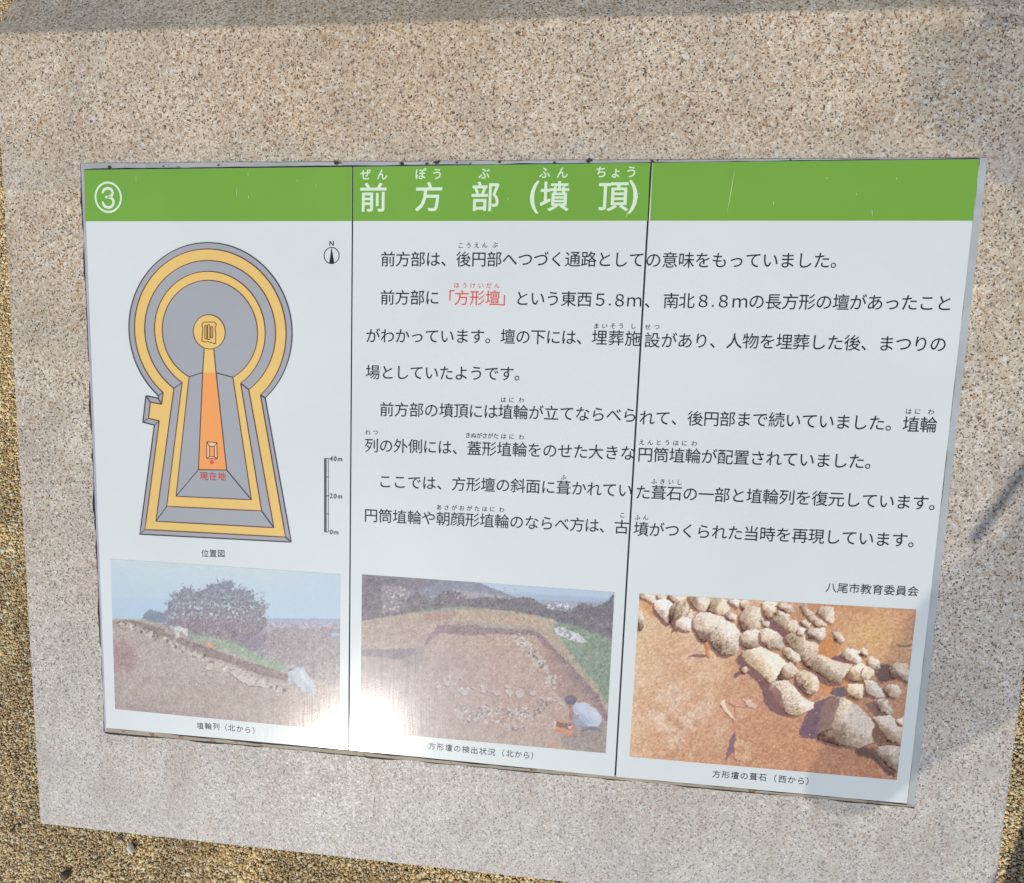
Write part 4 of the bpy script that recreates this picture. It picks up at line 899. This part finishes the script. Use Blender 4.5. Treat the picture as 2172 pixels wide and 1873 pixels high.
c.dots(900, lambda r: (lambda a: (a, 600 + (a - 200) * .38 + abs(r.normal(0, 260))))(r.uniform(200, 1900)), (1.5, 5.5), [(142, 122, 110), (190, 170, 152), (156, 136, 124), (126, 106, 100), (178, 156, 140)], 79, 2, .6)
c.dots(260, line_pts([(800, 660), (1000, 700), (1200, 780), (1420, 870)], 26), (3, 8), [(120, 144, 116), (160, 176, 148), (140, 160, 136)], 80, 3, .6)
c.poly([(205, 546), (335, 533), (440, 560), (560, 600), (660, 655), (760, 680), (900, 730), (1020, 780), (1150, 830), (1300, 868), (1400, 905), (1490, 935), (1480, 990), (1330, 950), (1200, 905), (1050, 850), (900, 800), (780, 745), (640, 680), (500, 630), (380, 580), (290, 560)], (130, 110, 106), 12, 14, 16, 44, 8)
c.dots(330, line_pts([(215, 548), (300, 580), (400, 612), (480, 640), (560, 680), (640, 715), (740, 760), (840, 805), (930, 850), (1080, 905), (1180, 955), (1300, 1000), (1460, 1060)], 15), (5, 15), [(104, 86, 84), (196, 186, 170), (184, 170, 156), (206, 198, 184), (160, 140, 128)], 14, 3)
for q in ([(1065, 915), (1120, 880), (1150, 900), (1110, 960)], [(1110, 960), (1160, 915), (1220, 930), (1160, 1000)], [(1170, 990), (1230, 940), (1260, 960), (1240, 1020), (1190, 1010)], [(1250, 1015), (1285, 955), (1330, 970), (1320, 1030)], [(1090, 870), (1060, 885), (1070, 900), (1100, 890)], [(880, 900), (900, 850), (950, 850), (930, 900), (870, 910)]):
    c.poly(np.array(q) + (-5, 6), (112, 92, 88), 5, 2); c.poly(q, (196, 186, 172), 4, 5, 10, 22, 9)
c.poly([(650, 588), (690, 578), (740, 596), (757, 606), (756, 650), (738, 664), (735, 640), (705, 640), (672, 676), (657, 680), (666, 630)], (200, 204, 196), 4, 3, 10, 14); c.poly([(618, 578), (640, 572), (650, 592), (632, 602)], (180, 180, 178), 4)
c.poly([(890, 698), (905, 694), (962, 735), (940, 742), (892, 724)], (206, 142, 104), 5, 3)
c.poly([(1480, 872), (1520, 856), (1545, 868), (1520, 890), (1490, 900)], (190, 186, 184), 5, 3, 10, 12)
c.poly([(1482, 925), (1540, 880), (1600, 882), (1622, 920), (1690, 1020), (1692, 1080), (1600, 1060), (1560, 1010), (1500, 1000)], (186, 198, 206), 8, 6, 14, 12)
c.poly([(1490, 930), (1530, 960), (1560, 1040), (1510, 1000)], (148, 162, 174), 12, 6, 12, 12, 9, .8); c.poly([(1560, 900), (1600, 905), (1640, 990), (1600, 980)], (212, 220, 226), 12, 6, 12, 10, 9, .8)
c.poly([(1600, 990), (1660, 1030), (1670, 1075), (1620, 1060)], (150, 160, 172), 12, 6, 12, 12, 9, .7); c.poly([(1484, 890), (1520, 884), (1530, 900), (1490, 912)], (120, 108, 108), 6, 3, 9, 8, 9, .8)
c.poly([(700, 612), (735, 640), (730, 650), (696, 640)], (128, 124, 122), 6, 3, 9, 8, 9, .8); c.poly([(655, 640), (672, 640), (668, 690), (656, 690)], (166, 158, 150), 5, 3, 9, 6)
c.dots(30, lambda r: (r.uniform(240, 1100), r.uniform(900, 1260)), (2, 5), [(120, 98, 92), (196, 176, 160)], 16)
c.build(0, 'printed photo of a slope with a row of stones and a bushy tree', haze=(190, 188, 196), h=.30, con=1.08, gr=1.7, gain=1.04)


# ------------------------------------------------------------------ ground
def ground_material():
    m = mat('gravel_ground', (.2, .14, .07), .95, .15); n = N(m); tc = n.new('ShaderNodeTexCoord')
    v = n.new('ShaderNodeTexVoronoi', Scale=230.0); n.link(tc.outputs['Object'], v.inputs['Vector'])
    v2 = n.new('ShaderNodeTexVoronoi', Scale=120.0); n.link(tc.outputs['Object'], v2.inputs['Vector'])
    s = n.new('ShaderNodeSeparateColor'); n.link(v.outputs['Color'], s.inputs[0])
    b = n.ramp(s.outputs[0], [(0, (.20, .15, .085)), (.5, (.36, .28, .17)), (1, (.52, .44, .31))])
    b = n.mix(n.ramp(v.outputs['Distance'], [(.35, (0, 0, 0)), (.7, (1, 1, 1))]), b, (.05, .035, .02))
    n.link(b, n.b.inputs['Base Color'])
    bp = n.new('ShaderNodeBump', Strength=.9, Distance=.003, invert=True); n.link(v.outputs['Distance'], bp.inputs['Height']); n.link(bp.outputs[0], n.b.inputs['Normal'])
    return m
o = mesh_obj('ground', [(-60, -60, 0), (60, -60, 0), (60, 60, 0), (-60, 60, 0)], [(0, 1, 2, 3)], ground_material(), world_pts=True)
tag(o, kind='structure')

def ground_pt(px, py, h=0.0):
    d = (M @ ray(px, py).T).T; o_ = W(CAMP); t = (h - o_[2]) / d[2]; return o_ + t * d
def gravel():
    cn = np.array([ground_pt(a, b)[:2] for a, b in ((-60, -60), (RW + 60, -60), (RW + 60, RH + 60), (-60, RH + 60))])
    lo = cn.min(0) - .10; hi = cn.max(0) + .10; sp = .0030
    gx, gy = np.meshgrid(np.arange(lo[0], hi[0], sp), np.arange(lo[1], hi[1], sp)); n = gx.size
    x = gx.ravel() + RNG.uniform(-.5, .5, n) * sp; y = gy.ravel() + RNG.uniform(-.5, .5, n) * sp
    # footprint of the stone
    f0 = W((xL, yB, GZ)); f1 = W((xR, yT, GZ)); m0 = .012
    keep = ~((x > f0[0] + m0) & (x < f1[0] - m0) & (y > f0[1] + m0) & (y < f1[1] + TOPLEN - m0))
    # hidden right beneath the stone as seen from anywhere near the viewer: skip what is far behind it
    keep &= ~((y > f1[1] + .1) & (x > f0[0] + .15) & (x < f1[0] + .5))
    # only a band round the frame's own view of the ground
    def inside(px_, py_, mrg):
        c = np.stack([px_, py_, np.zeros_like(px_)], 1); b = (c - ORG) @ M; u, v = PX(b)
        return (u > -mrg) & (u < RW + mrg) & (v > -mrg) & (v < RH + mrg)
    keep &= inside(x, y, 55)
    x = x[keep]; y = y[keep]; n = len(x)
    r = np.clip(RNG.lognormal(math.log(.00165), .30, n), .0009, .0040)
    z = r * .35 + RNG.uniform(-.0005, .0007, n) + .0030 * (fbm(x * 14, y * 14, 5) - .5)
    t = (1 + 5 ** .5) / 2
    iv = np.array([(-1, t, 0), (1, t, 0), (-1, -t, 0), (1, -t, 0), (0, -1, t), (0, 1, t), (0, -1, -t), (0, 1, -t), (t, 0, -1), (t, 0, 1), (-t, 0, -1), (-t, 0, 1)], float)
    iv /= np.linalg.norm(iv[0])
    it = np.array([(0, 11, 5), (0, 5, 1), (0, 1, 7), (0, 7, 10), (0, 10, 11), (1, 5, 9), (5, 11, 4), (11, 10, 2), (10, 7, 6), (7, 1, 8), (3, 9, 4), (3, 4, 2), (3, 2, 6), (3, 6, 8), (3, 8, 9), (4, 9, 5), (2, 4, 11), (6, 2, 10), (8, 6, 7), (9, 8, 1)])
    # only the upper shell can be seen: drop the lowest faces
    kf = iv[it].mean(1)[:, 2] > -.45; it = it[kf]
    ang = RNG.uniform(0, 2 * math.pi, n); ca, sa = np.cos(ang), np.sin(ang)
    s = RNG.uniform(.75, 1.3, (n, 3)); s[:, 2] *= .85
    q = iv[None] * (s * r[:, None])[:, None] * RNG.uniform(.78, 1.18, (n, 12, 1))
    X_ = q[..., 0] * ca[:, None] - q[..., 1] * sa[:, None]; Y_ = q[..., 0] * sa[:, None] + q[..., 1] * ca[:, None]
    Vv = np.stack([X_ + x[:, None], Y_ + y[:, None], q[..., 2] + z[:, None]], -1).reshape(-1, 3)
    T = (it[None] + (np.arange(n) * 12)[:, None, None]).reshape(-1, 3)
    pal = np.array([(.44, .33, .165), (.52, .41, .235), (.34, .235, .10), (.58, .49, .33), (.27, .18, .085), (.50, .36, .165), (.42, .375, .29), (.62, .56, .42)])
    ci = RNG.choice(len(pal), n, p=[.22, .2, .17, .09, .11, .13, .05, .03]); c = np.clip(pal[ci] ** .85 * RNG.uniform(1.25, 1.8, (n, 1)) * np.array((1.0, .945, .875)), 0, .85)
    c *= (.58 + .78 * fbm(x * 16, y * 16, 8))[:, None]
    m = mat('gravel_grains', rough=.75, spec=.35); nn = N(m); a_ = nn.new('ShaderNodeVertexColor'); a_.layer_name = 'tint'
    tc = nn.new('ShaderNodeTexCoord'); fn = nn.new('ShaderNodeTexNoise', Scale=900.0, Detail=2.0); nn.link(tc.outputs['Object'], fn.inputs['Vector'])
    nn.link(nn.mix(1.0, a_.outputs[0], nn.ramp(fn.outputs[0], [(.35, (.72, .7, .66)), (.65, (1.15, 1.15, 1.15))]), 'MULTIPLY'), nn.b.inputs['Base Color'])
    o = bulk('gravel', Vv, T, m, col=np.repeat(c, 12, 0), smooth=False)
    tag(o, kind='stuff'); return n
print('gravel grains', gravel())

def rock(name, c, r, scale, m, seed, label, cat, group=None, rot=0.0):
    import bmesh
    bm = bmesh.new(); bmesh.ops.create_icosphere(bm, subdivisions=2, radius=1); rg = np.random.default_rng(seed)
    ax = rg.normal(size=(7, 3)); ax /= np.linalg.norm(ax, axis=1)[:, None]; lim = rg.uniform(.62, .9, 7)
    for v in bm.verts:
        p = np.array(v.co)
        for a_, l_ in zip(ax, lim):
            d = p @ a_
            if d > l_: p = p - a_ * (d - l_)
        p = p * np.array(scale) * r; x_, y_ = p[0] * math.cos(rot) - p[1] * math.sin(rot), p[0] * math.sin(rot) + p[1] * math.cos(rot)
        v.co = (x_, y_, p[2])
    me = bpy.data.meshes.new(name); bm.to_mesh(me); bm.free(); me.materials.append(m)
    o = link(bpy.data.objects.new(name, me)); o.location = c; tag(o, label, cat, group); return o
def speck_mat(name, c1, c2):
    m = mat(name, c1, .7, .4); n = N(m); tc = n.new('ShaderNodeTexCoord'); a_ = n.new('ShaderNodeTexNoise', Scale=350.0, Detail=4.0); n.link(tc.outputs['Object'], a_.inputs['Vector'])
    n.link(n.ramp(a_.outputs[0], [(.35, c1), (.65, c2)]), n.b.inputs['Base Color']); return m
gp = ground_pt(282, 1797)
rock('pebble', (gp[0], gp[1], .006), .0085, (.62, 1.1, .6), speck_mat('pale_quartz', (.50, .50, .44), (.66, .67, .60)), 3, 'pale grey angular pebble lying on the gravel below the stone, its largest loose chip', 'pebble', rot=.5)
gp = ground_pt(252, 1780)
rock('pebble', (gp[0], gp[1], .004), .0060, (1.1, .6, .6), speck_mat('brown_chip', (.30, .22, .17), (.40, .31, .25)), 8, 'small brown stone chip on the gravel just left of the pale pebble', 'pebble', rot=.4)
gp = ground_pt(391, 1797)
rock('pebble', (gp[0], gp[1], .005), .0062, (1.0, .8, .6), speck_mat('tan_chip', (.46, .30, .20), (.55, .38, .26)), 12, 'reddish tan stone chip on the gravel right of the pale pebble near the straw', 'pebble', rot=1.2)

# dry straw lying by the foot of the stone
def straw(name, stems, label):
    V = []; F = []
    for (x0, y0, x1, y1, w) in stems:
        a_ = ground_pt(x0, y0, .006); b_ = ground_pt(x1, y1, .005); mid_ = (a_ + b_) / 2 + np.array([0, 0, .004]); pts = [a_, (a_ + mid_) / 2 + [0, 0, .001], mid_, (b_ + mid_) / 2, b_]
        s = len(V)
        for i, p in enumerate(pts):
            d = (pts[min(i + 1, 4)] - pts[max(i - 1, 0)]); d /= np.linalg.norm(d); sd_ = np.cross(d, [0, 0, 1]); sd_ /= np.linalg.norm(sd_); ww = w * (1 - .7 * i / 4)
            V += [p + sd_ * ww, p + np.array([0, 0, ww]), p - sd_ * ww]
        for i in range(4):
            for k in range(3): F.append((s + 3 * i + k, s + 3 * i + (k + 1) % 3, s + 3 * i + 3 + (k + 1) % 3, s + 3 * i + 3 + k))
    m = bpy.data.materials.get('dry_straw') or speck_mat('dry_straw', (.40, .29, .13), (.56, .44, .24))
    o = mesh_obj(name, V, F, m, world_pts=True, smooth=True); tag(o, label, 'straw'); return o
straw('dry_straw', [(448, 1795, 425, 1830, .0006), (440, 1792, 433, 1826, .0005), (405, 1806, 384, 1850, .0005), (398, 1810, 372, 1845, .0004), (455, 1800, 470, 1838, .0004), (430, 1800, 396, 1822, .0004)], 'few dry straw stems on the gravel right under the lower edge of the stone')

def twig(name, pts, r, label):
    V = []; F = []
    pts = [ground_pt(x, y, h) for x, y, h in pts]
    for i, p in enumerate(pts):
        for k in range(5):
            a_ = k / 5 * 2 * math.pi; V.append(p + np.array([math.cos(a_) * r, 0, math.sin(a_) * r]) * (1 - .5 * i / len(pts)))
    for i in range(len(pts) - 1):
        for k in range(5): F.append((5 * i + k, 5 * i + (k + 1) % 5, 5 * i + 5 + (k + 1) % 5, 5 * i + 5 + k))
    m = bpy.data.materials.get('dark_twig') or speck_mat('dark_twig', (.035, .025, .015), (.08, .06, .04))
    return tag(mesh_obj(name, V, F, m, world_pts=True, smooth=True), label, 'twig')
def leaf(px_, py_, L_, ang, label):
    g_ = ground_pt(px_, py_); V = []; F = []
    for i in range(9):
        t_ = i / 8; w = math.sin(math.pi * t_ ** .8) * L_ * .30
        for j, sg in enumerate((-1, 0, 1)):
            a_, b_ = (t_ - .5) * L_, sg * w; z_ = .004 + .004 * abs(sg) * math.sin(math.pi * t_) + .003 * math.sin(t_ * 5)
            V.append((g_[0] + a_ * math.cos(ang) - b_ * math.sin(ang), g_[1] + a_ * math.sin(ang) + b_ * math.cos(ang), z_))
    for i in range(8):
        for j in range(2): F.append((3 * i + j, 3 * i + j + 3, 3 * i + j + 4, 3 * i + j + 1))
    o = mesh_obj('dead_leaf', V, F, speck_mat('dead_leaf', (.045, .032, .018), (.12, .08, .04)), world_pts=True, smooth=True)
    md = o.modifiers.new('thickness', 'SOLIDIFY'); md.thickness = .0004; return tag(o, label, 'leaf')
leaf(146, 1852, .024, .8, 'dark curled dead leaf on the gravel near the lower left corner of the picture')
leaf(36, 1755, .013, 2.1, 'small dark leaf fragment on the gravel left of the stone corner')
twig('twig', [(252, 1770, .005), (258, 1778, .007), (266, 1790, .005)], .0011, 'short dark twig on the gravel beside the pale pebble')

# ------------------------------------------------------------------ unseen things added behind the viewer to shade the right side
def shade_things():
    S = SUN; n = np.array([S[0], S[1], 0.0]); n /= np.linalg.norm(n)
    q0 = W(P(2000, 900)) + 1.4 * S
    def cast(px, py):
        p = W(P(px, py)); s = ((q0 - p) @ n) / (S @ n); return p + s * S
    outline = [(1926, 66), (1990, 58), (2062, 54), (2086, 42), (2172, 38), (2700, -60), (2760, 700), (2700, 1330), (2300, 1470), (2160, 1512), (2141, 1534), (2097, 1560), (2014, 1612), (1931, 1660), (1876, 1705),
               (1848, 1731), (1793, 1738), (1738, 1722), (1708, 1700), (1709, 1645), (1718, 1630), (1746, 1584), (1765, 1555), (1815, 1492), (1852, 1440), (1872, 1406), (1898, 1363), (1938, 1298), (1978, 1250), (1997, 1226), (2070, 1170), (2126, 1144), (2170, 1060),
               (2235, 960), (2262, 800), (2250, 600), (2205, 500), (2150, 425), (2110, 374), (2088, 334), (2070, 312), (1992, 298), (1966, 258), (1926, 220)]  # added sheet is cut to the outline of the shade it casts
    pts = []
    for a_, b_ in zip(outline, outline[1:] + outline[:1]):
        k = max(1, int(math.hypot(a_[0] - b_[0], a_[1] - b_[1]) / 60))
        pts += [(a_[0] + (b_[0] - a_[0]) * i / k, a_[1] + (b_[1] - a_[1]) * i / k) for i in range(k)]
    V = [cast(*p) for p in pts]
    import bmesh
    bm = bmesh.new(); vs = [bm.verts.new(v) for v in V]; es = [bm.edges.new((vs[i], vs[(i + 1) % len(vs)])) for i in range(len(vs))]
    bmesh.ops.triangle_fill(bm, edges=es, use_beauty=True, normal=Vector(n))
    bmesh.ops.subdivide_edges(bm, edges=[e for e in bm.edges if e.calc_length() > .08], cuts=2)
    ax = np.cross([0, 0, 1], n)
    for v in bm.verts:                                            # ripples run along the light, so the outline of the cast shade stays the same
        p = np.array(v.co); k = .012 * math.sin((p @ ax) * 26) + .008 * math.sin(p[2] * 17 + 1); v.co = p + S * k
    me = bpy.data.meshes.new('sheet'); bm.to_mesh(me); bm.free()
    m = mat('shade_film', (.85, .88, .92), .25, .5); nn = N(m); out = nn.t.nodes['Material Output']
    tr = nn.new('ShaderNodeBsdfTransparent'); tr.inputs[0].default_value = (.80, .82, .86, 1); mx = nn.new('ShaderNodeMixShader'); mx.inputs[0].default_value = .20
    nn.link(tr.outputs[0], mx.inputs[1]); nn.link(nn.b.outputs[0], mx.inputs[2]); nn.link(mx.outputs[0], out.inputs['Surface'])
    me.materials.append(m)
    # added pole holding the shade sheet at its right-hand hem, set in the gravel
    e0 = cast(2760, 700); base = np.array([e0[0], e0[1], 0.0]) + ax * .02 * np.sign((e0 - q0) @ ax)
    root = empty('added_shade_sheet', tuple(base)); bpy.context.view_layer.update()
    tag(root, 'unseen clear sheet on a slim pole behind the viewer, added to cast the soft shade', 'shade caster')
    def part(o): o.parent = root; o.matrix_parent_inverse = root.matrix_world.inverted(); return o
    part(link(bpy.data.objects.new('sheet', me)))
    top = max(v[2] for v in V) + .05
    def tube(name, a_, b_, r, m):
        a_ = np.array(a_); b_ = np.array(b_); d = b_ - a_; d = d / np.linalg.norm(d); u = np.cross(d, [.3, .5, .81]); u /= np.linalg.norm(u); w = np.cross(d, u)
        V = []; F = []
        for p in (a_, b_):
            for k in range(14): t = k / 14 * 2 * math.pi; V.append(p + (u * math.cos(t) + w * math.sin(t)) * r)
        F = [(k, (k + 1) % 14, 14 + (k + 1) % 14, 14 + k) for k in range(14)] + [tuple(range(14))[::-1], tuple(range(14, 28))]
        return mesh_obj(name, V, F, m, world_pts=True, smooth=False)
    steel = mat('painted_steel', (.25, .26, .27), .4, .5, .3)
    part(tube('pole', base, (base[0], base[1], top), .011, steel))
    c0 = cast(2080, 40); c1 = cast(2700, -60)
    part(tube('crossbar', (c0[0], c0[1], c0[2] + .004), (base[0], base[1], c1[2] + .004), .004, steel))
    s0 = cast(2064, 1156); s1 = cast(2330, 790); sv = s1 - s0; sv = sv / np.linalg.norm(sv); sw = np.cross(sv, n) * .0068; th_ = n * .001  # opaque strip added to cast the thin dark streak
    a0, a1 = s0 + S * .03, s1 + S * .03
    part(mesh_obj('shadow_strip', [a0 - sw * .8 - th_, a0 + sw * .8 - th_, a1 + sw - th_, a1 - sw - th_, a0 - sw * .8 + th_, a0 + sw * .8 + th_, a1 + sw + th_, a1 - sw + th_],
                  [(3, 2, 1, 0), (4, 5, 6, 7), (0, 1, 5, 4), (1, 2, 6, 5), (2, 3, 7, 6), (3, 0, 4, 7)], mat('shadow_strip_black', (.02, .02, .022), .7), world_pts=True))
    # unseen post added so its shadow crosses the gravel at the lower right
    g0 = ground_pt(2113, 1852); g1 = ground_pt(2172, 1775); az = np.array([S[0], S[1], 0]) / math.hypot(S[0], S[1]); side = np.array([-az[1], az[0], 0])
    print('shadow edge', (g1 - g0) / np.linalg.norm(g1 - g0), 'sun azimuth', az, 'g0', g0, 'slab foot', W((.9972, -.1345, GZ)))
    R_p = .055; sgn = 1 if side[0] > 0 else -1; c_ = (g0 + g1) / 2 + side * sgn * R_p + az * .62
    V = []; F = []; prof = [(R_p, 0), (R_p, .70), (R_p * .96, .735), (R_p * .8, .765), (R_p * .5, .785), (.001, .792)]; K = 32
    for r_, z_ in prof:
        for k in range(K): t = k / K * 2 * math.pi; V.append((c_[0] + r_ * math.cos(t), c_[1] + r_ * math.sin(t), z_))
    for j in range(len(prof) - 1):
        for k in range(K): F.append((j * K + k, j * K + (k + 1) % K, (j + 1) * K + (k + 1) % K, (j + 1) * K + k))
    tag(mesh_obj('added_shadow_post', V, F, GRAN, world_pts=True, smooth=True), 'unseen round topped granite post in front of the sloping stone, added to shadow the gravel', 'bollard')
shade_things()
